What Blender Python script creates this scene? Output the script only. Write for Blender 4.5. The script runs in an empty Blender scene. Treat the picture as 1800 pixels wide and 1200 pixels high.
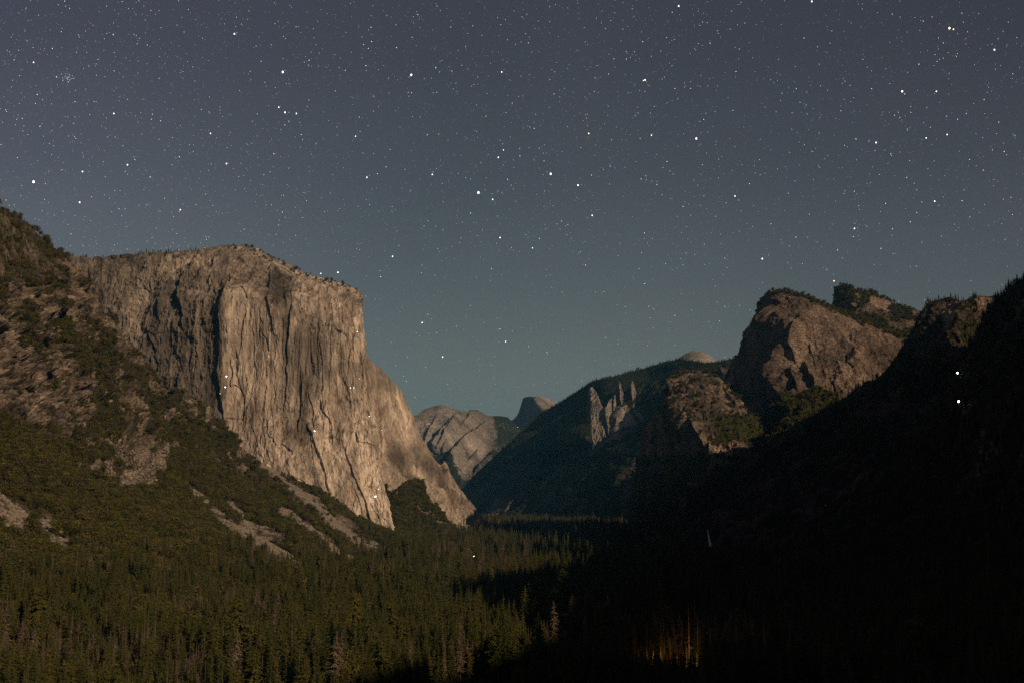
import bpy, math, random
import numpy as np
random.seed(5); rng = np.random.default_rng(5)
S = bpy.context.scene
C = S.collection
F = 2027.0; PITCH = math.atan(272/F)
cp, sp = math.cos(PITCH), math.sin(PITCH)
FLOOR = -150.0

# ------------------------------------------------------------ view geometry (camera stands at the origin, looks along +y)
def unproj(px, py, D):
    u = (np.asarray(px, float)-900)/F; v = (600-np.asarray(py, float))/F
    dy = cp - v*sp; dz = sp + v*cp
    k = D/dy
    return np.stack([u*k, dy*k, dz*k], -1)
def proj(P):
    P = np.asarray(P, float); x, y, z = P[..., 0], P[..., 1], P[..., 2]
    f = y*cp + z*sp; u = -y*sp + z*cp
    return 900+F*x/f, 600-F*u/f
def floor_D(py):
    v = (600-np.asarray(py, float))/F
    dy = cp - v*sp; dz = sp + v*cp
    return FLOOR*dy/dz

# ------------------------------------------------------------ numpy noise
_perm = rng.permutation(256).astype(np.int32); _perm = np.concatenate([_perm]*4)
_val = rng.random(256).astype(np.float32)*2-1
def vnoise(P):
    P = np.asarray(P, np.float32); i = np.floor(P).astype(np.int32); f = P-i
    f = f*f*f*(f*(f*6-15)+10); i &= 255
    x, y, z = i[..., 0], i[..., 1], i[..., 2]; x1, y1, z1 = (x+1) & 255, (y+1) & 255, (z+1) & 255
    def h(a, b, c): return _val[_perm[_perm[_perm[a]+b]+c]]
    fx, fy, fz = f[..., 0], f[..., 1], f[..., 2]
    def L(a, b, t): return a+(b-a)*t
    return L(L(L(h(x, y, z), h(x1, y, z), fx), L(h(x, y1, z), h(x1, y1, z), fx), fy),
             L(L(h(x, y, z1), h(x1, y, z1), fx), L(h(x, y1, z1), h(x1, y1, z1), fx), fy), fz)
def fbm(P, scale, octv=5, gain=.5, seed=0, ridged=False):
    P = np.asarray(P, np.float32)/np.asarray(scale, np.float32)+seed*17.31
    out = 0; a = 1; tot = 0
    for o in range(octv):
        n = vnoise(P)
        if ridged: n = 1-2*np.abs(n)*1.4
        out = out+a*n; tot += a; a *= gain; P = P*2.03+5.7
    return out/tot

# ------------------------------------------------------------ pixel-space helpers used only while shaping a landform
def poly_y(pts, x):
    p = np.array(pts, float); return np.interp(x, p[:, 0], p[:, 1])
def seg_dist(px, py, pts):
    """distance to polyline, signed positive on the right-hand (larger px) side, and arc parameter"""
    best = np.full(px.shape, 1e9, np.float32); sgn = np.zeros(px.shape, np.float32); par = np.zeros(px.shape, np.float32)
    n = len(pts)-1
    for k in range(n):
        (x0, y0), (x1, y1) = pts[k], pts[k+1]
        dx, dy = x1-x0, y1-y0; L2 = dx*dx+dy*dy
        t = np.clip(((px-x0)*dx+(py-y0)*dy)/L2, 0, 1)
        qx, qy = px-(x0+t*dx), py-(y0+t*dy)
        d = np.hypot(qx, qy); s = np.sign(qx*dy-qy*dx)
        m = d < best
        best = np.where(m, d, best); sgn = np.where(m, s, sgn); par = np.where(m, (k+t)/n, par)
    return best, sgn, par
def inside_(px, py, poly, soft=8):
    n = len(poly); w = np.zeros(px.shape, bool)
    d = np.full(px.shape, 1e9)
    for k in range(n):
        (x0, y0), (x1, y1) = poly[k], poly[(k+1) % n]
        c = ((y0 > py) != (y1 > py)) & (px < (x1-x0)*(py-y0)/((y1-y0) or 1e-9)+x0)
        w ^= c
    d, _, _ = seg_dist(px, py, list(poly)+[poly[0]])
    sd = np.where(w, d, -d)
    return np.clip(.5+sd/(2*soft), 0, 1)
def _box(px, py, pts, m):
    a = np.array(pts, float); lo = a.min(0)-m; hi = a.max(0)+m
    return (px > lo[0]) & (px < hi[0]) & (py > lo[1]) & (py < hi[1])
def inside(px, py, poly, soft=8):
    b = _box(px, py, poly, soft+1); out = np.zeros(px.shape)
    if b.any(): out[b] = inside_(px[b], py[b], poly, soft)
    return out
def stroke(px, py, pts, width):
    b = _box(px, py, pts, width*3); out = np.zeros(px.shape)
    if b.any(): out[b] = stroke_(px[b], py[b], pts, width)
    return out
def flake(px, py, pts, amp, R, w=1.6, side=1):
    b = _box(px, py, pts, R*5); out = np.zeros(px.shape)
    if b.any(): out[b] = flake_(px[b], py[b], pts, amp, R, w, side)
    return out
def cells(P, scale, seed=0):
    """blocky joints: (random height per block, distance to the joint between blocks)"""
    P = np.asarray(P, np.float32)/np.asarray(scale, np.float32)+seed*7.7; I = np.floor(P).astype(np.int32); Fp = P-I
    d1 = np.full(P.shape[:-1], 9., np.float32); d2 = d1.copy(); hv = np.zeros_like(d1)
    for a in (-1, 0, 1):
        for b in (-1, 0, 1):
            for c in (-1, 0, 1):
                x = (I[..., 0]+a) & 255; y = (I[..., 1]+b) & 255; z = (I[..., 2]+c) & 255; k = _perm[_perm[_perm[x]+y]+z]
                dx = a+.5+.45*_val[k]-Fp[..., 0]; dy = b+.5+.45*_val[_perm[k+1]]-Fp[..., 1]; dz = c+.5+.45*_val[_perm[k+2]]-Fp[..., 2]
                d = dx*dx+dy*dy+dz*dz; m = d < d1
                d2 = np.where(m, d1, np.minimum(d2, d)); v = _val[_perm[k+3]]+.5*(dx*_val[_perm[k+4]]+dz*_val[_perm[k+5]])
                hv = np.where(m, v, hv); d1 = np.where(m, d, d1)
    return hv, np.clip((np.sqrt(d2)-np.sqrt(d1))*6, 0, 1)
def stroke_(px, py, pts, width):
    d, _, t = seg_dist(px, py, pts)
    return np.exp(-(d/width)**2)
def flake_(px, py, pts, amp, R, w=1.6, side=1):
    """rock step: sharp drop on the -side, slow fall-off on the +side; fades at both ends"""
    d, s, t = seg_dist(px, py, pts)
    s = s*side
    e = np.clip(np.minimum(t, 1-t)*6, 0, 1)
    f = np.where(s >= 0, np.exp(-d/R), np.exp(-(d/w)**2))
    return amp*f*(.25+.75*e)*np.where((t <= 0) | (t >= 1), np.exp(-(d/4)**2), 1)
def tps(ctrl):
    """smooth surface through control points; works in 1/D so that planes stay planes"""
    c = np.array(ctrl, float); X = c[:, :2]/500; v = 1000/c[:, 2]; n = len(c)
    def U(r2): return np.where(r2 > 0, .5*r2*np.log(r2+1e-20), 0)
    K = U(((X[:, None]-X[None])**2).sum(-1))+np.eye(n)*2e-4
    P = np.hstack([np.ones((n, 1)), X])
    A = np.block([[K, P], [P.T, np.zeros((3, 3))]])
    sol = np.linalg.solve(A, np.concatenate([v, np.zeros(3)]))
    def f(px, py):
        x = px/500; y = py/500
        out = sol[n]+sol[n+1]*x+sol[n+2]*y
        for k in range(n):
            out = out+sol[k]*U((x-X[k, 0])**2+(y-X[k, 1])**2)
        return 1000/np.maximum(out, 1/30.)
    return f

def tag(o, label=None, cat=None, group=None, kind=None):
    if label: o['label'] = label
    if cat: o['category'] = cat
    if group: o['group'] = group
    if kind: o['kind'] = kind
    return o
def mesh_np(name, V, Q, mat, attrs={}, smooth=True):
    me = bpy.data.meshes.new(name); k = Q.shape[1]
    me.vertices.add(len(V)); me.vertices.foreach_set('co', np.asarray(V, np.float32).ravel())
    me.loops.add(Q.size); me.loops.foreach_set('vertex_index', Q.astype(np.int32).ravel())
    me.polygons.add(len(Q)); me.polygons.foreach_set('loop_start', np.arange(0, Q.size, k, dtype=np.int32))
    me.polygons.foreach_set('loop_total', np.full(len(Q), k, np.int32))
    me.update(calc_edges=True)
    me.polygons.foreach_set('use_smooth', np.full(len(Q), smooth))
    for n, a in attrs.items():
        at = me.attributes.new(n, 'FLOAT', 'POINT'); at.data.foreach_set('value', np.asarray(a, np.float32).ravel())
    if mat: me.materials.append(mat)
    o = bpy.data.objects.new(name, me); C.objects.link(o)
    return o

LAND = {}
def relief(name, x0, x1, top, bot, ctrl, mat, nx, ny, disp, attr, label, cat, back=600, drop=.5, round_=80,
           shiftR=None, shiftL=None, right=False, left=False, floor=False, crest_fade=.35, kind='structure'):
    s = np.linspace(0, 1, nx); t = np.linspace(0, 1, ny)
    SX, T = np.meshgrid(s, t)                                   # rows: top -> bottom
    px0 = x0+(x1-x0)*SX
    py = poly_y(top, px0)+(poly_y(bot, px0)-poly_y(top, px0))*T
    px = px0.copy()
    if shiftR is not None: px = px+(np.interp(py, *np.array(shiftR, float).T)*SX)
    if shiftL is not None: px = px+(np.interp(py, *np.array(shiftL, float).T)*(1-SX))
    D = tps(ctrl)(px, py)
    if floor:
        fd = floor_D(py); D = np.where((fd > 0) & (D > fd*1.03), fd*1.03, D)
    P = unproj(px, py, D)
    PX, PY = px, py; face = np.ones(px.shape)
    # ground rolling away behind the crest
    nb = 26; b = np.linspace(0, 1, nb+1)[1:]**1.6*back
    e = P[0]; rad = e[:, :2]/np.linalg.norm(e[:, :2], axis=1, keepdims=True)
    rows = []
    for k in range(nb-1, -1, -1):
        q = e.copy(); q[:, :2] += rad*b[k]; q[:, 2] -= drop*(np.sqrt(b[k]**2+round_**2)-round_); rows.append(q)
    P = np.concatenate([np.array(rows), P], 0)
    PX = np.concatenate([np.repeat(PX[:1], nb, 0), PX]); PY = np.concatenate([np.repeat(PY[:1], nb, 0), PY]); face = np.concatenate([np.zeros((nb, nx)), face])
    def side(P, PX, PY, face, right):
        j = -1 if right else 0; cols = []
        e = P[:, j]; n = 14; bb = np.linspace(0, 1, n+1)[1:]**1.5*back
        for v in bb:
            q = e.copy(); q[:, 1] += v; q[:, 0] += (-.25 if right else .25)*v; cols.append(q)
        if not right: cols = cols[::-1]
        cols = np.stack(cols, 1)
        rp = np.repeat(PX[:, j:][:, :1] if right else PX[:, :1], n, 1); ry = np.repeat(PY[:, j:][:, :1] if right else PY[:, :1], n, 1); z = np.zeros((len(P), n))
        seq = (lambda a, c: np.concatenate([a, c], 1)) if right else (lambda a, c: np.concatenate([c, a], 1))
        return seq(P, cols), seq(PX, rp), seq(PY, ry), seq(face, z)
    if right: P, PX, PY, face = side(P, PX, PY, face, True)
    if left: P, PX, PY, face = side(P, PX, PY, face, False)
    du = np.gradient(P, axis=1); dv = np.gradient(P, axis=0)
    N = np.cross(dv, du); N /= np.linalg.norm(N, axis=2, keepdims=True)+1e-9
    flip = np.sign((N*P).sum(-1, keepdims=True)); flip[flip == 0] = 1
    N = -N*np.where(face[..., None] > 0, flip, np.sign((N*P).sum(-1, keepdims=True).mean()))
    hm = disp(P, PX, PY); hc = 0
    if isinstance(hm, tuple): hm, hc = hm
    cf = np.clip((PY-poly_y(top, np.clip(PX, x0, x1)))/25, 0, 1)
    hm = hm*(crest_fade+(1-crest_fade)*cf)
    rd = P[..., :2]/np.linalg.norm(P[..., :2], axis=-1, keepdims=True)
    P = P+N*hm[..., None]
    P[..., :2] -= rd*(np.zeros(PX.shape)+hc)[..., None]
    A = attr(P, PX, PY)
    for k in A: A[k] = np.broadcast_to(A[k], PX.shape)
    ny2, nx2 = PX.shape
    idx = np.arange(ny2*nx2).reshape(ny2, nx2)
    Q = np.stack([idx[:-1, :-1], idx[1:, :-1], idx[1:, 1:], idx[:-1, 1:]], -1).reshape(-1, 4)
    o = mesh_np(name, P.reshape(-1, 3), Q, mat, A)
    tag(o, label, cat, None, kind)
    LAND[name] = dict(P=P, PX=PX, PY=PY, A=A)
    return o

# ------------------------------------------------------------ materials
def new_mat(name):
    m = bpy.data.materials.new(name); m.use_nodes = True; m.node_tree.nodes.clear(); return m
class NB:
    def __init__(s, m): s.t = m.node_tree; s.m = m
    def n(s, ty, **kw):
        x = s.t.nodes.new(ty)
        for k, v in kw.items(): setattr(x, k, v)
        return x
    def l(s, a, b): s.t.links.new(a, b)
    def noise(s, vec, scale, detail=6, rough=.6, sc3=None):
        mp = s.n('ShaderNodeMapping'); mp.vector_type = 'POINT'
        sc3 = sc3 or (1, 1, 1); mp.inputs['Scale'].default_value = tuple(c/scale for c in sc3)
        s.l(vec, mp.inputs['Vector'])
        x = s.n('ShaderNodeTexNoise'); x.inputs['Scale'].default_value = 1; x.inputs['Detail'].default_value = detail; x.inputs['Roughness'].default_value = rough
        s.l(mp.outputs[0], x.inputs['Vector']); return x.outputs['Fac']
    def ramp(s, fac, stops):
        r = s.n('ShaderNodeValToRGB'); e = r.color_ramp.elements
        while len(e) < len(stops): e.new(.5)
        for k, (p, c) in enumerate(stops):
            e[k].position = p; e[k].color = (*c, 1) if len(c) == 3 else c
        s.l(fac, r.inputs[0]); return r.outputs[0]
    def mix(s, f, a, b, bt='MIX'):
        x = s.n('ShaderNodeMix', data_type='RGBA', blend_type=bt)
        if isinstance(f, (int, float)): x.inputs[0].default_value = f
        else: s.l(f, x.inputs[0])
        for i, v in ((6, a), (7, b)):
            if isinstance(v, tuple): x.inputs[i].default_value = (*v, 1)
            else: s.l(v, x.inputs[i])
        return x.outputs[2]
    def math(s, op, a, b=None, clamp=False):
        x = s.n('ShaderNodeMath', operation=op, use_clamp=clamp)
        for i, v in enumerate((a, b)):
            if v is None: continue
            if isinstance(v, (int, float)): x.inputs[i].default_value = v
            else: s.l(v, x.inputs[i])
        return x.outputs[0]
    def attr(s, name):
        x = s.n('ShaderNodeAttribute'); x.attribute_name = name; return x.outputs['Fac']
def gray(v): return (v, v, v)
def rock_mat(name, light, mid, dark, veg_col, size=1.0, streak=(1, 1, .12), bump=4.0, jz=.6, jstr=.7):
    m = new_mat(name); b = NB(m)
    tc = b.n('ShaderNodeTexCoord').outputs['Object']
    n1 = b.noise(tc, 160*size, 7, .62, streak); n2 = b.noise(tc, 26*size, 6, .65, (1, 1, .25)); n3 = b.noise(tc, 420*size, 4, .5)
    base = b.ramp(n1, [(.30, dark), (.46, mid), (.60, light), (.8, tuple(c*1.15 for c in light))])
    v2 = b.ramp(n2, [(.3, gray(.55)), (.5, gray(1)), (.7, gray(1.35))])
    base = b.mix(.8, base, v2, 'MULTIPLY')
    v3 = b.ramp(n3, [(.35, (.72, .70, .68)), (.6, gray(1.08))])
    base = b.mix(.7, base, v3, 'MULTIPLY')
    mp = b.n('ShaderNodeMapping'); mp.inputs['Scale'].default_value = (1/(22*size), 1/(22*size), 1/(22*size*jz)); wv_ = b.n('ShaderNodeVectorMath', operation='ADD')
    nzv = b.n('ShaderNodeTexNoise'); nzv.inputs['Scale'].default_value = .05/size; nzv.inputs['Detail'].default_value = 4; b.l(tc, nzv.inputs['Vector'])
    sc_ = b.n('ShaderNodeVectorMath', operation='SCALE'); b.l(nzv.outputs['Color'], sc_.inputs[0]); sc_.inputs['Scale'].default_value = 26*size; b.l(tc, wv_.inputs[0]); b.l(sc_.outputs[0], wv_.inputs[1]); b.l(wv_.outputs[0], mp.inputs['Vector'])
    vo = b.n('ShaderNodeTexVoronoi', feature='DISTANCE_TO_EDGE'); vo.inputs['Scale'].default_value = 1; b.l(mp.outputs[0], vo.inputs['Vector'])
    joint = b.ramp(vo.outputs['Distance'], [(0.0, gray(0)), (.09, gray(1))])
    vc_ = b.n('ShaderNodeTexVoronoi', feature='F1'); vc_.inputs['Scale'].default_value = 1; b.l(mp.outputs[0], vc_.inputs['Vector']); sp_ = b.n('ShaderNodeSeparateColor'); b.l(vc_.outputs['Color'], sp_.inputs[0])
    base = b.mix(jstr, base, b.ramp(sp_.outputs[0], [(0, gray(.72)), (1, gray(1.25))]), 'MULTIPLY')
    base = b.mix(jstr*.8, base, b.ramp(vo.outputs['Distance'], [(0.0, gray(.35)), (.07, gray(1))]), 'MULTIPLY')
    tone = b.attr('tone')
    tn = b.n('ShaderNodeCombineXYZ')
    for i in range(3): b.l(tone, tn.inputs[i])
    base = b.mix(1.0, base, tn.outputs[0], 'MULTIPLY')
    nv = b.noise(tc, 18*size, 8, .7)
    vm = b.math('ADD', b.attr('veg'), b.math('MULTIPLY', b.math('SUBTRACT', nv, .5), 1.6))
    vm = b.ramp(vm, [(.42, gray(0)), (.58, gray(1))])
    nvc = b.noise(tc, 9*size, 5, .7)
    vc = b.ramp(nvc, [(.3, tuple(c*.45 for c in veg_col)), (.55, veg_col), (.75, tuple(c*1.6 for c in veg_col))])
    col = b.mix(vm, base, vc)
    bs = b.n('ShaderNodeBsdfPrincipled'); bs.inputs['Roughness'].default_value = .95
    bs.inputs['Specular IOR Level'].default_value = .15
    b.l(col, bs.inputs['Base Color'])
    bp = b.n('ShaderNodeBump'); bp.inputs['Strength'].default_value = .9; bp.inputs['Distance'].default_value = bump*size
    hh = b.math('ADD', b.math('MULTIPLY', n2, 2.0), b.noise(tc, 7*size, 6, .7)); hh = b.math('ADD', hh, b.math('MULTIPLY', joint, 1.4*jstr)); b.l(hh, bp.inputs['Height'])
    b.l(bp.outputs[0], bs.inputs['Normal'])
    o = b.n('ShaderNodeOutputMaterial'); b.l(bs.outputs[0], o.inputs[0]); return m
def leaf_mat(name, cols, trans=.0):
    m = new_mat(name); b = NB(m)
    oi = b.n('ShaderNodeObjectInfo').outputs['Random']
    tc = b.n('ShaderNodeTexCoord').outputs['Object']
    c = b.ramp(oi, [(k/(len(cols)-1), cc) for k, cc in enumerate(cols)])
    nn = b.noise(tc, 1.6, 3, .6); v = b.ramp(nn, [(.3, gray(.5)), (.65, gray(1.4))])
    c = b.mix(1.0, c, v, 'MULTIPLY')
    bs = b.n('ShaderNodeBsdfPrincipled'); bs.inputs['Roughness'].default_value = .8; bs.inputs['Specular IOR Level'].default_value = .2
    b.l(c, bs.inputs['Base Color'])
    o = b.n('ShaderNodeOutputMaterial'); b.l(bs.outputs[0], o.inputs[0]); return m
def emit_mat(name, col, st):
    m = new_mat(name); b = NB(m)
    e = b.n('ShaderNodeEmission'); e.inputs[0].default_value = (*col, 1); e.inputs[1].default_value = st
    o = b.n('ShaderNodeOutputMaterial'); b.l(e.outputs[0], o.inputs[0])
    m.cycles.emission_sampling = 'NONE'; return m

VEG = (.034, .033, .007)
M_cap = rock_mat('granite_wall', (.43, .345, .268), (.30, .238, .184), (.145, .112, .086), VEG, 1.0, (1, 1, .10), 4, 4.0, .35)
M_left = rock_mat('brown_cliff', (.20, .152, .112), (.125, .094, .068), (.055, .042, .030), (.040, .032, .010), .55, (1, 1, .9), 3)
M_cath = rock_mat('brown_granite', (.19, .138, .10), (.125, .09, .066), (.06, .044, .033), (.036, .038, .009), .8, (1, 1, .35), 4)  # brown granite of the right-hand towers and fin
M_dark = rock_mat('ridge_rock', (.20, .145, .105), (.13, .094, .068), (.06, .044, .032), (.026, .028, .010), .7, (1, 1, .3), 4)
M_far = rock_mat('far_granite', (.24, .20, .165), (.16, .135, .11), (.075, .065, .052), (.022, .026, .008), 2.2, (1, 1, .5), 8, .8, .25)
M_floor = rock_mat('forest_soil', (.03, .027, .014), (.025, .022, .012), (.02, .018, .01), (.024, .024, .010), 1, (1, 1, 1), 2)
M_pine = leaf_mat('pine_needles', [(.026, .034, .005), (.056, .052, .007), (.040, .044, .007), (.075, .062, .009)])
M_dead = leaf_mat('dead_needles', [(.085, .058, .032), (.12, .088, .055), (.07, .052, .022)])
M_oak = leaf_mat('oak_leaves', [(.050, .050, .007), (.092, .076, .010), (.038, .042, .007), (.080, .055, .020), (.028, .032, .006), (.072, .066, .009)])
M_scree = leaf_mat('scree_rock', [(.11, .088, .066), (.20, .165, .128), (.15, .122, .094)])
M_bark = leaf_mat('bark', [(.06, .045, .03), (.12, .09, .065)])

# ------------------------------------------------------------ trees
def tri_mesh(name, V, T, mats, mi=None):
    me = bpy.data.meshes.new(name); me.from_pydata([tuple(v) for v in V], [], T)
    for m in mats: me.materials.append(m)
    if mi is not None: me.polygons.foreach_set('material_index', mi)
    me.update(); return me
def trunk_geo(h, r, V, T, lean=0):
    n = 6; b0 = len(V); rings = [(0, 1.25), (.04, 1), (.5, .62), (.98, .08)]
    for f, k in rings:
        for i in range(n):
            a = i*2*math.pi/n; V.append((r*k*math.cos(a)+lean*f*f, r*k*math.sin(a), h*f))
    for j in range(len(rings)-1):
        for i in range(n):
            a = b0+j*n+i; c = b0+j*n+(i+1) % n; T.append((a, c, c+n, a+n))
def conifer(seed, h=40, wid=.12, base=.15, dens=1.0, dead=False):
    r = random.Random(seed); V = []; T = []
    lv = int(30*dens)
    for j in range(lv):
        f = base+(1-base)*(j/lv)**.92
        z0 = h*f; R = h*wid*((1-f)/(1-base))**.75*(.75+.5*r.random())+.25
        nb = 7 if not dead else 4
        for i in range(nb):
            if r.random() < (.12 if not dead else .3): continue
            a = (i+r.random())*2*math.pi/nb; L = R*(.7+.6*r.random()); z = z0+r.uniform(-.5, .5)*h/lv
            ca, sa = math.cos(a), math.sin(a); droop = L*(.15+.35*r.random())
            parts = 3 if not dead else 2
            for q in range(parts):
                f0 = q/parts; f1 = (q+1.15)/parts
                w = L*(.30 if not dead else .10)*(1-.35*q)*(.7+.6*r.random()); zz = r.uniform(-.25, .25)*w
                b0 = len(V)
                x0, x1 = L*f0, L*f1
                V.append((ca*x0, sa*x0, z-droop*f0+.25*w)); V.append((ca*x1-sa*w, sa*x1+ca*w, z-droop*f1-w*.45+zz))
                V.append((ca*x1*1.1, sa*x1*1.1, z-droop*f1+zz)); V.append((ca*x1+sa*w, sa*x1-ca*w, z-droop*f1-w*.45-zz))
                T.append((b0, b0+1, b0+2)); T.append((b0, b0+2, b0+3))
                if not dead: # hanging spray under the limb
                    b1 = len(V); V.append((ca*x1-sa*w*.5, sa*x1+ca*w*.5, z-droop*f1-w*1.3)); T.append((b0, b1, b0+3))
    TV, TT = [], []; trunk_geo(h, h*.011+.12, TV, TT)
    return V, T, TV, TT
def broadleaf(seed, h=9, wr=.5, n=420, base=.2):
    r = random.Random(seed); V = []; T = []
    lobes = [(r.uniform(-.35, .35)*h*wr, r.uniform(-.35, .35)*h*wr, h*r.uniform(.45, .78), h*wr*r.uniform(.45, .75)) for _ in range(6)]
    for k in range(n):
        lx, ly, lz, lr = r.choice(lobes)
        u = r.uniform(-1, 1); a = r.uniform(0, 6.283); q = math.sqrt(1-u*u); rr = lr*(.55+.5*r.random())
        c = (lx+rr*q*math.cos(a), ly+rr*q*math.sin(a), max(h*base*.5, lz+rr*u*.8)); s = h*.055*(.6+r.random())
        b0 = len(V)
        for _ in range(3): V.append((c[0]+r.uniform(-1, 1)*s*1.4, c[1]+r.uniform(-1, 1)*s*1.4, c[2]+r.uniform(-1, 1)*s))
        T.append((b0, b0+1, b0+2))
    TV, TT = [], []; trunk_geo(h*.6, h*.025+.05, TV, TT)
    for k in range(4):      # limbs
        a = r.uniform(0, 6.28); b0 = len(TV); z0 = h*r.uniform(.2, .4); x = h*wr*.6*math.cos(a); y = h*wr*.6*math.sin(a); w = h*.012
        TV += [(w, 0, z0), (-w, w, z0), (0, -w, z0), (x, y, z0+h*.3)]; TT += [(b0, b0+1, b0+3), (b0+1, b0+2, b0+3), (b0+2, b0, b0+3)]
    return V, T, TV, TT
def rock_geo(seed):
    r = random.Random(seed); V = []; T = []
    n = 6
    for j, z in enumerate((-.4, .2, .7)):
        for i in range(n):
            a = i*6.283/n+r.uniform(-.3, .3); q = (1, 1.05, .6)[j]*r.uniform(.7, 1.2); V.append((q*math.cos(a), q*.8*math.sin(a), z+r.uniform(-.15, .15)))
    V.append((0, 0, .9))
    for j in range(2):
        for i in range(n): T.append((j*n+i, j*n+(i+1) % n, (j+1)*n+(i+1) % n, (j+1)*n+i))
    for i in range(n): T.append((2*n+i, 2*n+(i+1) % n, 3*n))
    return V, T, [], []
PROTO = {}
def proto(key, geo, cm):
    V, T, TV, TT = geo
    crown = tri_mesh(key+'_crown', V, T, [cm]); trunk = tri_mesh(key+'_trunk', TV, TT, [M_bark])
    full = tri_mesh(key, V+TV, T+[tuple(i+len(V) for i in t) for t in TT], [cm, M_bark], [0]*len(T)+[1]*len(TT))
    PROTO[key] = dict(crown=crown, trunk=trunk, full=full)
for k in range(4): proto('pine%d' % k, conifer(10+k, 40, [.11, .135, .095, .15][k], [.12, .2, .1, .25][k]), M_pine)
for k in range(3): proto('deadpine%d' % k, conifer(30+k, 38, [.09, .075, .11][k], .2, .9, dead=(k != 2)), M_dead)
for k in range(2): proto('rock%d' % k, rock_geo(70+k), M_scree)
for k in range(3): proto('oak%d' % k, broadleaf(50+k, 10, [.5, .6, .45][k]), M_oak)

def lib(keys, cname):
    c = bpy.data.collections.new(cname)
    for i, k in enumerate(keys):
        o = bpy.data.objects.new('%s_%02d' % (cname, i), PROTO[k]['full']); c.objects.link(o)
    return c
LIBS = {'conifers': lib(['pine0', 'pine1', 'pine2', 'pine3', 'deadpine0', 'deadpine1', 'deadpine2'], 'lib_conifers'),
        'oaks': lib(['oak0', 'oak1', 'oak2'], 'lib_oaks'), 'rocks': lib(['rock0', 'rock1'], 'lib_rocks')}
def scatter_object(name, pts, scl, idx, libname, label, cat):
    n = len(pts); me = bpy.data.meshes.new(name)
    me.vertices.add(n); me.vertices.foreach_set('co', np.asarray(pts, np.float32).ravel())
    def at(nm, ty, a, key):
        x = me.attributes.new(nm, ty, 'POINT'); x.data.foreach_set(key, np.asarray(a).ravel())
    at('scl', 'FLOAT_VECTOR', np.asarray(scl, np.float32), 'vector'); at('pick', 'INT', np.asarray(idx, np.int32), 'value')
    rot = np.zeros((n, 3), np.float32); rot[:, 2] = rng.random(n)*6.283; rot[:, 0] = rng.normal(0, .03, n); at('rot', 'FLOAT_VECTOR', rot, 'vector')
    o = bpy.data.objects.new(name, me); C.objects.link(o)
    g = bpy.data.node_groups.new(name+'_nodes', 'GeometryNodeTree')
    g.interface.new_socket('Geometry', in_out='INPUT', socket_type='NodeSocketGeometry'); g.interface.new_socket('Geometry', in_out='OUTPUT', socket_type='NodeSocketGeometry')
    gi = g.nodes.new('NodeGroupInput'); go = g.nodes.new('NodeGroupOutput'); ip = g.nodes.new('GeometryNodeInstanceOnPoints'); ci = g.nodes.new('GeometryNodeCollectionInfo')
    ci.inputs['Collection'].default_value = LIBS[libname]; ci.inputs['Separate Children'].default_value = True; ci.inputs['Reset Children'].default_value = True
    ip.inputs['Pick Instance'].default_value = True
    def na(nm, ty):
        x = g.nodes.new('GeometryNodeInputNamedAttribute'); x.data_type = ty; x.inputs['Name'].default_value = nm; return x.outputs['Attribute']
    g.links.new(gi.outputs[0], ip.inputs['Points']); g.links.new(ci.outputs[0], ip.inputs['Instance'])
    g.links.new(na('pick', 'INT'), ip.inputs['Instance Index']); g.links.new(na('scl', 'FLOAT_VECTOR'), ip.inputs['Scale'])
    er = g.nodes.new('FunctionNodeEulerToRotation'); g.links.new(na('rot', 'FLOAT_VECTOR'), er.inputs[0]); g.links.new(er.outputs[0], ip.inputs['Rotation'])
    g.links.new(ip.outputs[0], go.inputs[0])
    md = o.modifiers.new('scatter', 'NODES'); md.node_group = g
    tag(o, label, cat, None, 'stuff'); return o
def sample_land(name, n, weight):
    L = LAND[name]; P, PX, PY = L['P'], L['PX'], L['PY']
    a = np.cross(P[1:, :-1]-P[:-1, :-1], P[:-1, 1:]-P[:-1, :-1]); hz = np.abs(a[..., 2]); ar = np.linalg.norm(a, axis=-1)
    w = weight(L, P[:-1, :-1], PX[:-1, :-1], PY[:-1, :-1], hz, ar); w = np.clip(w, 0, None)*(hz*.8+ar*.2)
    cdf = np.cumsum(w.ravel()); tot = cdf[-1]
    k = np.searchsorted(cdf, rng.random(n)*tot); i, j = np.unravel_index(np.clip(k, 0, w.size-1), w.shape)
    u, v = rng.random((2, n, 1))
    Q = P[i, j]*(1-u)*(1-v)+P[i, j+1]*u*(1-v)+P[i+1, j]*(1-u)*v+P[i+1, j+1]*u*v
    return Q
SUN_E = 3.9; HAZE = 1.05e-5; DENOISE = False
Q8 = 1.0      # mesh density
def R(n): return int(n*Q8)
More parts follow.
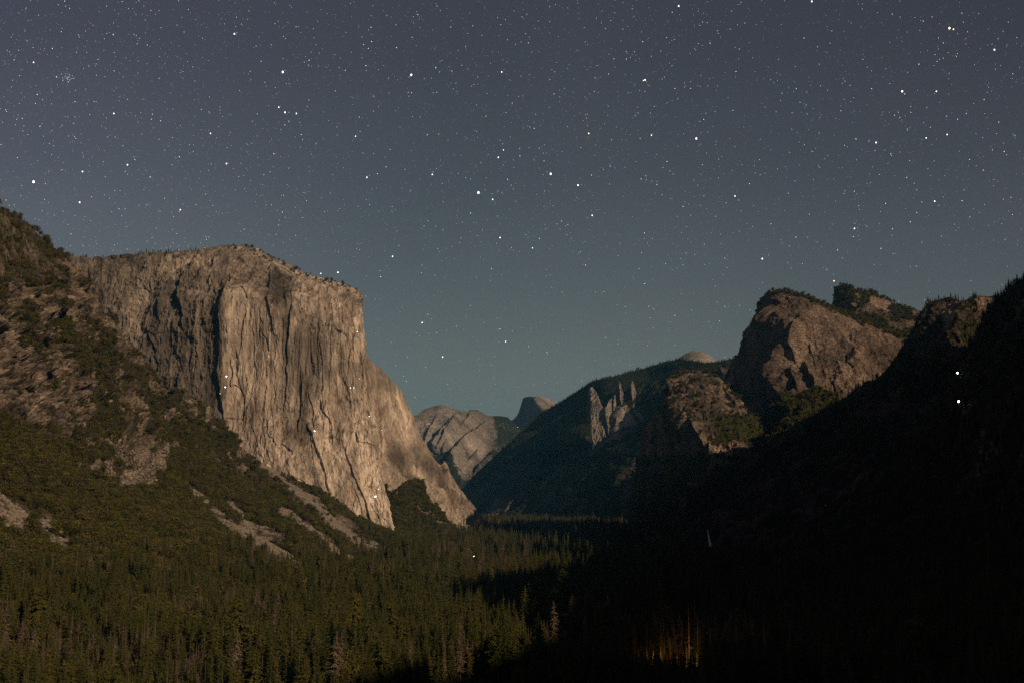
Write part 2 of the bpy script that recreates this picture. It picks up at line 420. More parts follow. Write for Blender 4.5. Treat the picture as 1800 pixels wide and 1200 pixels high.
# --- El Cap-like monolith
def vert(P, a, b): return np.stack([P[..., 0]/a, P[..., 1]/a, P[..., 2]/b], -1)
def cap_disp(P, X, Y):
    h = 12*fbm(vert(P, 150, 900), 1, 5, .5, 1, True)+3.4*fbm(vert(P, 34, 260), 1, 4, .55, 2, True)+2.2*fbm(vert(P, 12, 60), 1, 3, .6, 3, True)
    rough = inside(X, Y, [(100, 440), (395, 440), (400, 520), (388, 660), (360, 720), (100, 720)], 12)
    h = h*(1+.5*rough)+rough*22*fbm(P, (90, 90, 140), 5, .6, 4, True)
    Pw = P+np.stack([fbm(P, 80, 3, .5, 8)*14]*3, -1)
    c1, j1 = cells(Pw, (70, 70, 330), 1); c2, j2 = cells(Pw, (24, 24, 90), 2)
    h = h+4.5*c1+2.0*c2-1.2*(1-j1)*(1-rough)
    h = h+22*fbm(P, 300, 3, .5, 5)
    sx = X+4*fbm(P, 60, 2, .5, 6); sy = Y+5*fbm(P, 60, 2, .5, 7)
    for k_, a in enumerate(CAP_FL): h = h+flake(sx, sy, *a)*(.45 if k_ in (0, 1, 4) else .42)
    return h
CAP_FL = [
 ([(322, 480), (320, 515), (322, 545), (326, 575)], 70, 22, 2.0),
 ([(258, 570), (262, 590), (274, 610), (276, 660)], 30, 16, 1.8),
 ([(378, 452), (370, 485), (380, 520)], 22, 12, 1.5),
 ([(350, 445), (340, 470), (336, 480)], 16, 10, 1.5),
 ([(407, 480), (400, 510), (394, 540), (389, 580), (386, 640), (390, 700), (396, 735)], 62, 55, 2.6),
 ([(346, 590), (350, 640), (352, 680)], 14, 12, 1.5),
 ([(478, 452), (476, 490), (470, 525), (477, 560), (486, 600)], 26, 20, 1.6),
 ([(514, 500), (513, 540), (509, 580), (505, 640), (506, 700), (500, 720)], 30, 24, 1.8),
 ([(499, 490), (500, 515), (504, 535)], 15, 9, 1.4),
 ([(531, 490), (528, 530), (529, 560)], 12, 12, 1.4),
 ([(560, 560), (563, 600), (567, 640), (567, 700), (572, 730)], 24, 18, 1.6),
 ([(583, 520), (584, 560), (581, 600), (584, 630)], 14, 12, 1.4),
 ([(528, 655), (531, 690), (530, 730), (526, 760)], 24, 20, 1.6),
 ([(562, 700), (567, 720), (584, 745), (588, 790)], 20, 13, 1.5),
 ([(604, 660), (614, 690), (618, 730)], 16, 14, 1.5),
 ([(448, 520), (452, 600), (456, 660)], 10, 14, 1.5), ([(425, 560), (428, 620), (430, 700), (432, 740)], 9, 12, 1.5),
 ([(547, 560), (548, 590)], 10, 8, 1.4), ([(600, 520), (602, 560), (606, 600), (604, 640)], 12, 10, 1.3), ([(620, 530), (622, 580), (626, 640)], 10, 10, 1.3),
 ([(541, 745), (552, 775), (566, 815), (576, 850), (582, 880)], 30, 24, 2.0),
 ([(540, 690), (548, 716), (556, 760)], 18, 12, 1.5),
 ([(600, 770), (612, 810), (622, 835), (640, 870), (648, 900), (655, 925)], 26, 20, 1.8),
 ([(625, 860), (632, 880), (638, 905)], 12, 8, 1.4),
 ([(556, 840), (566, 866), (572, 885)], 14, 9, 1.4), ([(650, 880), (664, 905), (672, 925)], 12, 8, 1.3), ([(512, 830), (520, 850)], 10, 8, 1.4),
 ([(450, 780), (446, 730), (442, 700)], 8, 10, 1.4),
]
for q in range(40):   # smaller corner systems, all running steeply down the wall
    x = random.uniform(395, 632); y = random.uniform(500, 820); ln = random.uniform(30, 110); sl = random.uniform(-.05, .12)+(.25 if y > 740 else 0)
    CAP_FL.append(([(x, y), (x+sl*ln*.5+random.uniform(-2, 2), y+ln*.5), (x+sl*ln, y+ln)], random.uniform(4, 11), random.uniform(4, 10), 1.2))
def cap_attr(P, X, Y):
    wx = X+6*fbm(P, 70, 4, .6, 11); wy = Y+10*fbm(P, 70, 4, .6, 12)
    tone = np.full(X.shape, 1.02)
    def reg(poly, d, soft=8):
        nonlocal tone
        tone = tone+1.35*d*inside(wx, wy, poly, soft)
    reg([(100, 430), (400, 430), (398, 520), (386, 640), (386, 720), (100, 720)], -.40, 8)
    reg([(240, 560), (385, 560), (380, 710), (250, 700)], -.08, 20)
    reg([(196, 500), (250, 520), (245, 640), (190, 600)], .12, 12); reg([(275, 445), (400, 435), (380, 470), (290, 480)], .10, 12)
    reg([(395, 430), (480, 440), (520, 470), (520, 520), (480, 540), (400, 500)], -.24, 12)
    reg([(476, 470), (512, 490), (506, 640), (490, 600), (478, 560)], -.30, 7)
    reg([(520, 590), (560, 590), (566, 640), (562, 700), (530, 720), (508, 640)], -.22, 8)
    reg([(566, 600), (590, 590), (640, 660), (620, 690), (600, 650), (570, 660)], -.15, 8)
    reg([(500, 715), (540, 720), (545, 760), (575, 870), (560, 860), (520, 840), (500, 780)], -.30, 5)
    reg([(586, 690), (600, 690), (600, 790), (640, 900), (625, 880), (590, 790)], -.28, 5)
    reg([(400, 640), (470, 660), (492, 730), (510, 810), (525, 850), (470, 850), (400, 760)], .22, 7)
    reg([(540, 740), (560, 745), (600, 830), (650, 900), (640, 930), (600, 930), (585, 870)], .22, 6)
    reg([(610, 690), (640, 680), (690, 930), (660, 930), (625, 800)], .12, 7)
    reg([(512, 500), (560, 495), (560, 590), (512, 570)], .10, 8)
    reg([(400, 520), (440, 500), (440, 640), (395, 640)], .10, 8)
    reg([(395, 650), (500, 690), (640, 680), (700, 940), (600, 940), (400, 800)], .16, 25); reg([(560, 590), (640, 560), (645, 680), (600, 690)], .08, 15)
    st = fbm(vert(P, 16, 700), 1, 4, .65, 13); tone = tone*(1+.75*st)
    st = fbm(vert(P, 60, 900), 1, 3, .6, 14); tone = tone*(1+.5*st)
    st = np.clip(fbm(vert(P, 9, 420), 1, 3, .6, 16)-.12, 0, 1); tone = tone*(1-1.5*st)
    crestd = Y-poly_y(CAP_TOP, np.clip(X, 100, 636))
    veg = .25-.9*np.clip(crestd/16, 0, 1)+.35*fbm(P, 40, 3, .6, 15)
    veg = np.where(X < 330, veg+.15, veg)
    return dict(tone=np.clip(tone, .15, 1.6), veg=np.clip(veg, -1, 1))
CAP_TOP = [(60, 440), (125, 450), (150, 454), (200, 452), (235, 449), (262, 443), (300, 445), (335, 441), (365, 438), (390, 433), (430, 433), (452, 438), (472, 449), (500, 462), (540, 479), (575, 490), (605, 500), (628, 508), (634, 514)]
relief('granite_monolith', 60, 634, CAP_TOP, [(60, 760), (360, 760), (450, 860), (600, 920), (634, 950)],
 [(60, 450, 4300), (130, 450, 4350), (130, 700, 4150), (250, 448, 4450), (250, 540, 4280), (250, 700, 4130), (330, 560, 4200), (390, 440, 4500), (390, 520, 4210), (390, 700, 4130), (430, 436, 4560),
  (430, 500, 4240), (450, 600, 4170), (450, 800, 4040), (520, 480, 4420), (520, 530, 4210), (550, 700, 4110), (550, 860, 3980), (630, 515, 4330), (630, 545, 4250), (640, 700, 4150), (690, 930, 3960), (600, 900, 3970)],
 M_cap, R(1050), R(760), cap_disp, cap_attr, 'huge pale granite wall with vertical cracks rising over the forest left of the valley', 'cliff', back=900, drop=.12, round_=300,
 shiftR=[(500, 0), (560, 3), (600, 6), (700, 12), (800, 26), (870, 44), (930, 55), (960, 60)], right=True)

def capb_disp(P, X, Y):
    h = 16*fbm(vert(P, 90, 600), 1, 5, .55, 21, True)+8*fbm(vert(P, 28, 120), 1, 4, .6, 22, True)+16*fbm(P, 200, 3, .5, 23)
    low = np.clip((Y-800)/60, 0, 1); h = h+low*18*fbm(P, (70, 70, 70), 4, .6, 24, True)
    for a in [([(672, 690), (668, 740), (672, 800)], 20, 12, 1.6), ([(712, 720), (716, 750), (722, 775)], 24, 14, 1.5), ([(690, 700), (692, 760)], 14, 10, 1.5), ([(660, 640), (662, 700), (660, 760)], 16, 10, 1.5),
              ([(778, 815), (780, 835)], 20, 8, 1.4), ([(750, 850), (775, 890), (800, 915)], 16, 16, 2)]:
        h = h+flake(X, Y, *a)
    return h
CAPB_TOP = [(600, 590), (640, 620), (650, 632), (665, 645), (680, 660), (698, 679), (712, 695), (722, 716), (728, 735), (738, 762), (748, 780), (760, 800), (772, 813), (778, 814), (781, 808), (785, 812), (789, 830), (795, 838), (805, 856), (820, 876), (838, 898), (850, 912), (857, 922), (860, 940)]
def capb_attr(P, X, Y):
    wx = X+5*fbm(P, 60, 4, .6, 25); wy = Y+7*fbm(P, 60, 4, .6, 26)
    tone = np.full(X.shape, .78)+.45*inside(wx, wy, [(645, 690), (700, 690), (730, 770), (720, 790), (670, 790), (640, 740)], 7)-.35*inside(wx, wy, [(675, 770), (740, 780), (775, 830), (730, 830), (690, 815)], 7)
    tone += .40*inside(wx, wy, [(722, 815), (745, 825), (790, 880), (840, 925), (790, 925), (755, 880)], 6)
    tone *= 1+.5*fbm(vert(P, 20, 300), 1, 4, .65, 27)
    veg = -.6+1.7*inside(wx, wy, [(672, 850), (690, 862), (712, 850), (742, 846), (744, 868), (770, 895), (795, 918), (806, 945), (680, 960)], 5)+.3*inside(wx, wy, [(640, 620), (700, 680), (690, 700), (640, 640)], 4)
    veg -= 1.2*stroke(wx, wy, [(700, 868), (720, 885), (750, 905), (780, 925)], 5)
    return dict(tone=np.clip(tone, .2, 1.5), veg=np.clip(veg, -1, 1))
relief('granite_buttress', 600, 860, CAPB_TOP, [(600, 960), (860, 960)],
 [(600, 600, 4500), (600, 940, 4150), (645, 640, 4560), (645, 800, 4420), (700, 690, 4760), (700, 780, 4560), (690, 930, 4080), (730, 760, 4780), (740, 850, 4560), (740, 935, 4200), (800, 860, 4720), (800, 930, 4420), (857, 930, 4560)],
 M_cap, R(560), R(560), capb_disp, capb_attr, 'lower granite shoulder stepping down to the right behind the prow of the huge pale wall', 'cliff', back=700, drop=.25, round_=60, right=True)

# --- left cliffs and talus
LT_TOP = [(-420, 60), (-200, 200), (-60, 320), (0, 365), (18, 372), (40, 386), (60, 404), (84, 424), (105, 440), (120, 452), (128, 468), (142, 480), (150, 500), (165, 520), (180, 545), (200, 560), (215, 590), (232, 612), (250, 640), (275, 665), (300, 676), (320, 690), (345, 704), (368, 712), (382, 735), (400, 755), (425, 785), (440, 806), (455, 812), (480, 822), (520, 845), (560, 862), (600, 890), (640, 908), (680, 928), (705, 938), (740, 948), (800, 962), (900, 990), (1000, 1040)]
def left_disp(P, X, Y):
    cliff = LT_cliff(X, Y)
    h = 22*fbm(P, 260, 3, .5, 31)+9*fbm(P, 80, 4, .55, 32)+1.6*fbm(P, 14, 3, .6, 33)
    Pw = P+np.stack([fbm(P, 40, 3, .5, 37)*10, fbm(P, 40, 3, .5, 38)*10, fbm(P, 90, 2, .5, 39)*18], -1)
    c1, j1 = cells(Pw, (62, 62, 34), 3); c2, j2 = cells(Pw, (21, 21, 12), 4)
    h = h+cliff*(17*c1-10*(1-j1)**2+7*c2-4*(1-j2)**2)
    h = h+cliff*(26*fbm(P, (120, 120, 90), 5, .62, 34, True)+9*fbm(P, (32, 32, 20), 4, .62, 35, True))
    for pts, a, r in [([(72, 520), (70, 545), (66, 560)], 20, 14), ([(128, 490), (130, 540), (132, 560)], 22, 18), ([(152, 540), (165, 590), (172, 620)], 16, 14), ([(165, 805), (168, 840), (176, 850)], 18, 14), ([(435, 800), (440, 830), (444, 838)], 22, 12),
                      ([(22, 600), (28, 640), (20, 680)], 16, 12), ([(98, 600), (102, 650), (96, 690)], 16, 12), ([(200, 600), (210, 630), (216, 650)], 14, 12)]:
        h = h+flake(X+4*fbm(P, 40, 2, .5, 36), Y, pts, a, r, 1.8)
    return h
def LT_cliff(X, Y):
    p = [(-430, 400), (-60, 470), (60, 490), (130, 450), (240, 610), (360, 700), (450, 800), (445, 842), (400, 830), (360, 790), (300, 790), (270, 850), (210, 860), (165, 850), (120, 800), (60, 765), (0, 735), (-200, 640), (-430, 560)]
    return inside(X, Y, p, 14)
TAL = [([(462, 822), (500, 850), (560, 893), (620, 940), (665, 968), (705, 1000), (740, 1030)], 9, 1.0), ([(495, 902), (520, 920), (560, 948), (600, 985), (640, 1005), (672, 1022)], 7, 1.05), ([(560, 900), (600, 935), (640, 975), (690, 1000)], 5, .9), ([(330, 845), (366, 880)], 6, .7), ([(378, 897), (415, 930)], 7, .75),
       ([(430, 930), (470, 955), (520, 995)], 13, .72), ([(-40, 835), (0, 870), (42, 908)], 15, .75), ([(82, 912), (128, 946)], 9, .7), ([(20, 926), (46, 939)], 3, 1.0), ([(388, 1099), (414, 1106)], 2.5, 1.0), ([(112, 966), (118, 970)], 2, .9), ([(406, 885), (426, 902)], 5, .7), ([(318, 836), (330, 850)], 4, .8), ([(640, 1010), (700, 1020), (745, 1032)], 6, .6)]
def left_attr(P, X, Y):
    wx = X+7*fbm(P, 40, 4, .6, 41); wy = Y+7*fbm(P, 40, 4, .6, 42)
    cl = LT_cliff(wx, wy)
    jn = cells(P, (30, 30, 16), 6)[0]
    veg = .85-.72*cl+(cl*1.1+.25)*fbm(P, 60, 5, .62, 43)*1.3
    veg += cl*.75*inside(wx, wy, [(40, 470), (200, 560), (230, 640), (130, 690), (100, 620), (60, 560)], 20)*fbm(P, 90, 3, .6, 48)*2
    for poly in [[(150, 620), (260, 620), (290, 680), (360, 720), (440, 790), (330, 780), (250, 740), (180, 720)], [(170, 690), (215, 690), (220, 840), (190, 850), (170, 760)], [(80, 780), (170, 730), (180, 780), (150, 850)], [(240, 760), (330, 730), (440, 800), (430, 830), (300, 830)]]:
        veg += cl*.55*inside(wx, wy, poly, 10)
    veg -= .42*np.clip((495-Y)/30, 0, 1)*(.8+.9*fbm(P, 35, 4, .65, 49))
    tal = np.zeros(X.shape)
    for pts, w, a in TAL: tal = np.maximum(tal, a*stroke(wx*.35+X*.65, wy*.35+Y*.65, pts, w*1.2)*(.75+1.3*fbm(P, (30, 30, 30), 4, .65, 44)))
    veg -= 2.0*np.clip(tal*1.3, 0, 1)
    tone = .80+.10*cl+0.28*np.clip(tal, 0, 1)*(1+1.6*fbm(P, 9, 3, .7, 47))+.35*jn*cl
    tone *= 1+.8*fbm(P, (60, 60, 22), 5, .68, 45)
    tone += cl*.9*np.clip(fbm(P, (70, 70, 9), 4, .6, 46)-.15, 0, 1)*2
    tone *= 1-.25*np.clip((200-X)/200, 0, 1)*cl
    return dict(tone=np.clip(tone, .2, 2.2), veg=np.clip(veg, -1, 1.2))
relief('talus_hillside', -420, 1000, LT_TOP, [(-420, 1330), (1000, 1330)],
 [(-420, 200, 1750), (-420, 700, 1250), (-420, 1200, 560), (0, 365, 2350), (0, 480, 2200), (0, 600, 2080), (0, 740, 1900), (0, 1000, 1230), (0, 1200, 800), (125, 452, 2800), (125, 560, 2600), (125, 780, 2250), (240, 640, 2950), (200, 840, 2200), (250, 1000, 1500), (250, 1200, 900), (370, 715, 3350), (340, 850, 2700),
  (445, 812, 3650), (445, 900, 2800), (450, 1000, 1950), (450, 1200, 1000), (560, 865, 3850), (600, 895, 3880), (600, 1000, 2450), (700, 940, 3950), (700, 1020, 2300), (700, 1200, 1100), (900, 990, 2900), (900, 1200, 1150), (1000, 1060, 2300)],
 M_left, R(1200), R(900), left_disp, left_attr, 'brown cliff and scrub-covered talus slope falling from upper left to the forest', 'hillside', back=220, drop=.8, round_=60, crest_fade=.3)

# --- upper cathedral-like rock and its green pinnacle
CA_TOP = [(1255, 700), (1272, 680), (1283, 655), (1298, 622), (1302, 603), (1310, 578), (1326, 562), (1329, 545), (1336, 524), (1350, 516), (1366, 511), (1384, 512), (1404, 516), (1425, 524), (1440, 531), (1470, 545), (1500, 556), (1560, 578), (1610, 600), (1680, 640)]
def cath_disp(P, X, Y):
    c1, j1 = cells(P, (60, 60, 190), 5); h = 5*c1-2*(1-j1)+24*fbm(P, (190, 190, 320), 4, .55, 51, True)+8*fbm(P, (50, 50, 130), 5, .58, 52, True)+4*fbm(P, 16, 3, .6, 53)
    sx = X+5*fbm(P, 50, 3, .5, 54)
    for pts, a, r in [([(1362, 545), (1356, 580), (1350, 610), (1346, 650), (1350, 690)], 46, 26), ([(1384, 600), (1374, 640), (1370, 680), (1378, 705)], 34, 18), ([(1398, 560), (1392, 600), (1400, 640)], 18, 14), ([(1414, 640), (1424, 665), (1430, 690)], 22, 12), ([(1395, 650), (1402, 690)], 18, 10), ([(1340, 520), (1352, 560), (1350, 580)], 16, 10),
                      ([(1470, 610), (1500, 618), (1520, 625)], 10, 8), ([(1457, 570), (1500, 595), (1545, 625)], 8, 12)]:
        h = h+flake(sx, Y, pts, a, r, 1.8)
    return h
def cath_attr(P, X, Y):
    wx = X+8*fbm(P, 50, 4, .6, 55); wy = Y+8*fbm(P, 50, 4, .6, 56)
    veg = -.2+.75*fbm(P, 60, 4, .6, 57)+1.5*inside(wx, wy, [(1350, 712), (1375, 700), (1400, 690), (1440, 682), (1470, 700), (1500, 790), (1300, 790), (1330, 715)], 6)
    cd = Y-poly_y(CA_TOP, X); veg += .8*np.clip(1-cd/14, 0, 1)+.4*inside(wx, wy, [(1400, 510), (1600, 590), (1620, 620), (1480, 585), (1430, 560)], 8)
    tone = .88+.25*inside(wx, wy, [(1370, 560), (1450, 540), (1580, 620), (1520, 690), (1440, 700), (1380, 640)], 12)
    tone *= 1+.45*fbm(P, (50, 50, 120), 4, .65, 58)
    return dict(tone=np.clip(tone, .3, 1.7), veg=np.clip(veg, -1, 1.2))
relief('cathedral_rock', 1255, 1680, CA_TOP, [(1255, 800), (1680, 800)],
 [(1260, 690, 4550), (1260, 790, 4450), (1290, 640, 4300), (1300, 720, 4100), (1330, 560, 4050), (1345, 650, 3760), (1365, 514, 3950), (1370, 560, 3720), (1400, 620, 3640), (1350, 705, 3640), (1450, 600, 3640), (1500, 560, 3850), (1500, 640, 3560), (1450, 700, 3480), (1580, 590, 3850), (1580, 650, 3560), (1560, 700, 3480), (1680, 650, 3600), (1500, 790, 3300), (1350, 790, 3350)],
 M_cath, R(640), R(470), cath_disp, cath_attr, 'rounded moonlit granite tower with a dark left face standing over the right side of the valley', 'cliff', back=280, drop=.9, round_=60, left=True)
PN_TOP = [(1462, 560), (1464, 520), (1466, 504), (1480, 501), (1495, 503), (1508, 509), (1522, 514), (1536, 516), (1548, 523), (1560, 530), (1580, 537), (1600, 544), (1618, 547), (1640, 556), (1690, 580)]
def pin_attr(P, X, Y):
    return dict(tone=.9+.4*fbm(P, 40, 4, .6, 61), veg=np.clip(.55+.9*fbm(P, 70, 3, .6, 62)-.8*inside(X, Y, [(1530, 535), (1570, 535), (1560, 548), (1530, 545)], 5)-.7*inside(X, Y, [(1468, 505), (1480, 505), (1478, 540), (1468, 540)], 3), -1, 1.2))
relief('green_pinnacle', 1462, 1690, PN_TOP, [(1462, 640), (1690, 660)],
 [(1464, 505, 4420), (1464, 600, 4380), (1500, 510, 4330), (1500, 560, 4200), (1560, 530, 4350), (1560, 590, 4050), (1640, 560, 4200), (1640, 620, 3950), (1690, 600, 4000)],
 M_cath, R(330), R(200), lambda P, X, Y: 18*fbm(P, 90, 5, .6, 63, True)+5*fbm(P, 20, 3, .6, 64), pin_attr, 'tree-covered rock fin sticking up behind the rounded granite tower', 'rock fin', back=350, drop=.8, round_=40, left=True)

# --- lower cathedral-like rock
CL_TOP = [(1095, 950), (1106, 920), (1110, 880), (1112, 855), (1120, 812), (1128, 770), (1133, 745), (1148, 732), (1160, 720), (1168, 696), (1176, 668), (1184, 655), (1200, 649), (1225, 650), (1245, 655), (1262, 664), (1276, 676), (1300, 682), (1325, 692), (1345, 706), (1362, 722), (1386, 742), (1420, 760), (1480, 800)]
def low_disp(P, X, Y):
    c1, j1 = cells(P, (50, 50, 60), 7); h = 4*c1-2*(1-j1)+16*fbm(P, (150, 150, 180), 4, .5, 71, True)+7*fbm(P, (42, 42, 70), 5, .6, 72, True)+4*fbm(P, 14, 3, .6, 73)
    for pts, a, r in [([(1184, 660), (1186, 700), (1190, 740), (1200, 770)], 30, 20), ([(1212, 735), (1226, 760), (1246, 800)], 22, 12), ([(1252, 775), (1253, 800), (1256, 815)], 22, 10), ([(1270, 680), (1285, 705), (1300, 720)], 14, 12)]:
        h = h+flake(X+4*fbm(P, 40, 3, .5, 74), Y, pts, a, r, 1.8)
    return h
def low_attr(P, X, Y):
    wx = X+8*fbm(P, 40, 4, .6, 75); wy = Y+8*fbm(P, 40, 4, .6, 76)
    veg = .3+.9*fbm(P, 50, 4, .6, 77)+1.2*inside(wx, wy, [(1250, 730), (1330, 725), (1380, 745), (1420, 765), (1340, 780), (1280, 770)], 8)+.5*(Y > 800)
    tone = .9+.4*inside(wx, wy, [(1210, 770), (1245, 760), (1310, 790), (1300, 820), (1250, 830)], 8)
    tone *= 1+.5*fbm(P, (40, 40, 50), 4, .65, 78)
    return dict(tone=np.clip(tone, .3, 1.7), veg=np.clip(veg, -1, 1.2))
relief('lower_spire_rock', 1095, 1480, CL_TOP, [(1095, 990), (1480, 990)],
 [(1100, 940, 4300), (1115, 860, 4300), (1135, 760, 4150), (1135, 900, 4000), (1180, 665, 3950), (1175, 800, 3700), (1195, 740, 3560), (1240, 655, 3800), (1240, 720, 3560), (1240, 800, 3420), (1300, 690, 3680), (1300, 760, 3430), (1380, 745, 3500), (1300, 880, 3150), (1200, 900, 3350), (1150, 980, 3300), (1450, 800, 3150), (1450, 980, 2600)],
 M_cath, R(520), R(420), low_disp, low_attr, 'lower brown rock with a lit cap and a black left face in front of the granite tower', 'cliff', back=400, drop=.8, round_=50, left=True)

# --- dark ridges on the right
RG_TOP = [(1180, 960), (1260, 880), (1320, 800), (1350, 772), (1380, 757), (1400, 742), (1440, 722), (1465, 708), (1484, 700), (1500, 688), (1520, 673), (1540, 664), (1556, 652), (1566, 638), (1582, 616), (1596, 592), (1608, 566), (1618, 550), (1628, 537), (1642, 530), (1660, 524), (1672, 523), (1686, 527), (1696, 529), (1712, 522), (1730, 519), (1745, 520), (1800, 530), (1900, 560)]
def ridge_disp(P, X, Y):
    return 20*fbm(P, (120, 120, 200), 5, .58, 81, True)+8*fbm(P, (30, 30, 50), 4, .6, 82, True)+3*fbm(P, 10, 3, .6, 83)
def ridge_attr(P, X, Y):
    wx = X+5*fbm(P, 30, 4, .6, 84); wy = Y+5*fbm(P, 30, 4, .6, 85)
    bare = inside(wx, wy, [(1658, 532), (1686, 532), (1682, 556), (1664, 588), (1656, 560)], 4)+.55*inside(wx, wy, [(1716, 528), (1742, 526), (1726, 562)], 4)  # moonlit spots put into the colour as paler, plant-free rock
    veg = .55+.7*fbm(P, 60, 4, .6, 86)-1.7*bare
    return dict(tone=np.clip((.55+1.2*bare)*(1+.5*fbm(P, (30, 30, 60), 4, .6, 87)), .2, 2.4), veg=np.clip(veg, -1, 1.2))
relief('dark_ridge', 1180, 1900, RG_TOP, [(1180, 1120), (1900, 1120)],
 [(1190, 960, 3000), (1320, 810, 3050), (1380, 760, 3000), (1480, 702, 2900), (1480, 850, 2500), (1580, 620, 2800), (1600, 760, 2450), (1660, 526, 2750), (1670, 600, 2560), (1740, 520, 2700), (1740, 600, 2520), (1300, 960, 2500), (1500, 1000, 2100), (1800, 560, 2600), (1900, 570, 2550), (1800, 1000, 1900)],
 M_dark, R(560), R(420), ridge_disp, ridge_attr, 'unlit steep ridge dropping to the left with a small lit rock patch near its top', 'ridge', back=500, drop=.5, round_=60, crest_fade=.3)
FR_TOP = [(1200, 1040), (1300, 1000), (1400, 945), (1500, 870), (1600, 770), (1660, 690), (1700, 615), (1718, 580), (1728, 562), (1738, 545), (1748, 528), (1762, 516), (1776, 502), (1792, 494), (1810, 488), (1860, 470), (2000, 400), (2200, 330), (2450, 250)]
def front_disp(P, X, Y): return .45*ridge_disp(P, X, Y)-9
def front_attr(P, X, Y):
    return dict(tone=np.clip(.8+.5*fbm(P, 40, 4, .6, 91), .2, 2), veg=np.clip(.75+.6*fbm(P, 60, 4, .6, 92), -1, 1.2))
relief('wooded_mountainside', 1200, 2450, FR_TOP, [(1200, 1330), (2450, 1330)],
 [(1200, 1040, 2100), (1200, 1200, 1120), (1300, 1000, 2300), (1400, 945, 2350), (1500, 870, 2300), (1660, 690, 2250), (1728, 562, 2200), (1800, 490, 2050), (2000, 400, 1800), (2200, 330, 1500), (2450, 250, 1250), (1500, 1200, 900), (1700, 900, 1700), (1800, 700, 1750), (1800, 1200, 640), (2100, 800, 1100), (2200, 1200, 420), (1400, 1100, 1400)],
 M_dark, R(520), R(420), front_disp, front_attr, 'black forested mountainside filling the lower right corner', 'mountainside', back=700, drop=.3, round_=60, floor=True, crest_fade=.1)

# --- far valley
SO_TOP = [(770, 900), (810, 862), (830, 838), (850, 820), (880, 792), (900, 776), (925, 748), (950, 726), (985, 706), (1010, 690), (1035, 673), (1060, 665), (1100, 655), (1140, 643), (1170, 633), (1200, 631), (1240, 636), (1262, 636), (1290, 630), (1340, 615), (1420, 600)]
TOWERS = [[(1037, 682), (1047, 688), (1057, 715), (1070, 742), (1086, 764), (1060, 777), (1041, 788)], [(1065, 735), (1074, 706), (1083, 690), (1088, 668), (1095, 694), (1105, 716), (1122, 750), (1105, 766), (1080, 769), (1064, 766)], [(1107, 668), (1114, 670), (1124, 706), (1128, 736), (1117, 730), (1109, 702)]]
def so_disp(P, X, Y):
    up = np.clip((Y-poly_y(SO_TOP, X))/30, 0, 1)
    calm = 1-.8*np.clip((1038-X)/12, 0, 1)*np.clip((835-Y)/60, 0, 1); calm = calm*(1-.5*np.clip((X-1036)/4, 0, 1)*np.clip((1130-X)/20, 0, 1)*np.clip((800-Y)/20, 0, 1))
    h = (45*fbm(P, 500, 4, .55, 101)+34*fbm(P, (160, 160, 500), 5, .6, 102, True)*up)*calm+8*fbm(P, 50, 3, .6, 103)*calm
    hc = 0
    for k_, tp in enumerate(TOWERS): pass
    return h, hc
def so_attr(P, X, Y):
    wx = X+6*fbm(P, 120, 4, .6, 105); wy = Y+6*fbm(P, 120, 4, .6, 106)
    rock = inside(wx*.3+X*.7, wy, TOWERS[0], 3)+inside(wx*.3+X*.7, wy, TOWERS[1], 3)+.8*inside(wx*.3+X*.7, wy, TOWERS[2], 3)+.6*inside(wx, wy, [(860, 870), (890, 870), (890, 905), (855, 905)], 7)  # pale rib rock; the masks' lower limit stands in for the shadow edge
    veg = .85+.7*fbm(P, 200, 4, .6, 107)-.2*rock-.25*np.clip((Y-790)/40, 0, 1)
    return dict(tone=np.clip((.4+1.25*rock)*(1+.5*fbm(P, (100, 100, 400), 4, .6, 108)), .2, 1.6), veg=np.clip(veg, -1, 1.2))
relief('far_valley_wall', 770, 1420, SO_TOP, [(770, 925), (1420, 925)],
 [(780, 895, 8800), (830, 840, 9000), (830, 910, 8300), (900, 780, 8900), (900, 805, 8500), (900, 850, 8300), (900, 910, 7700), (950, 728, 9500), (950, 790, 8450), (950, 830, 7950), (950, 905, 7500), (1010, 692, 8900), (1010, 760, 8250), (1010, 800, 7850), (1010, 840, 7350), (1034, 740, 8150), (1034, 690, 8450), (1046, 680, 8200), (1045, 720, 7850), (1045, 795, 7450), (1060, 740, 7650), (1040, 850, 7050), (1040, 905, 6800), (1130, 645, 8000), (1130, 690, 7500), (1130, 760, 7150), (1130, 830, 6300), (1110, 905, 6200), (1200, 631, 7500), (1200, 700, 6900), (1290, 630, 7000), (1290, 700, 6400), (1400, 610, 6800), (1400, 900, 5200)],
 M_far, R(760), R(420), so_disp, so_attr, 'long forested far valley wall in blue shade with pale rock ribs along its rim', 'valley wall', back=1500, drop=.6, round_=150)
GS_TOP = [(898, 784), (905, 773), (925, 749), (950, 727), (985, 707), (1010, 691), (1034, 674), (1040, 672)]
relief('wooded_shoulder', 898, 1040, GS_TOP, [(898, 800), (925, 806), (960, 806), (1000, 798), (1040, 790)],
 [(898, 785, 8500), (905, 776, 8550), (950, 727, 8700), (950, 760, 8330), (950, 795, 8000), (1010, 691, 8300), (1010, 740, 7900), (1010, 785, 7600), (1038, 672, 8100), (1038, 740, 7650), (1038, 785, 7450), (905, 796, 8250), (925, 806, 8300), (960, 808, 8400), (1000, 801, 8300), (1040, 793, 8100)],
 M_far, R(260), R(220), lambda P, X, Y: 8*fbm(P, 120, 4, .6, 115), lambda P, X, Y: dict(tone=.7+.3*fbm(P, 60, 4, .6, 116), veg=.8+.5*fbm(P, 120, 3, .6, 117)),
 'moonlit wooded shoulder of the far valley wall below its rim', 'hillside', back=900, drop=.6, round_=60, crest_fade=.3)  # shape ends along the shadow line, so only the moonlit part is built
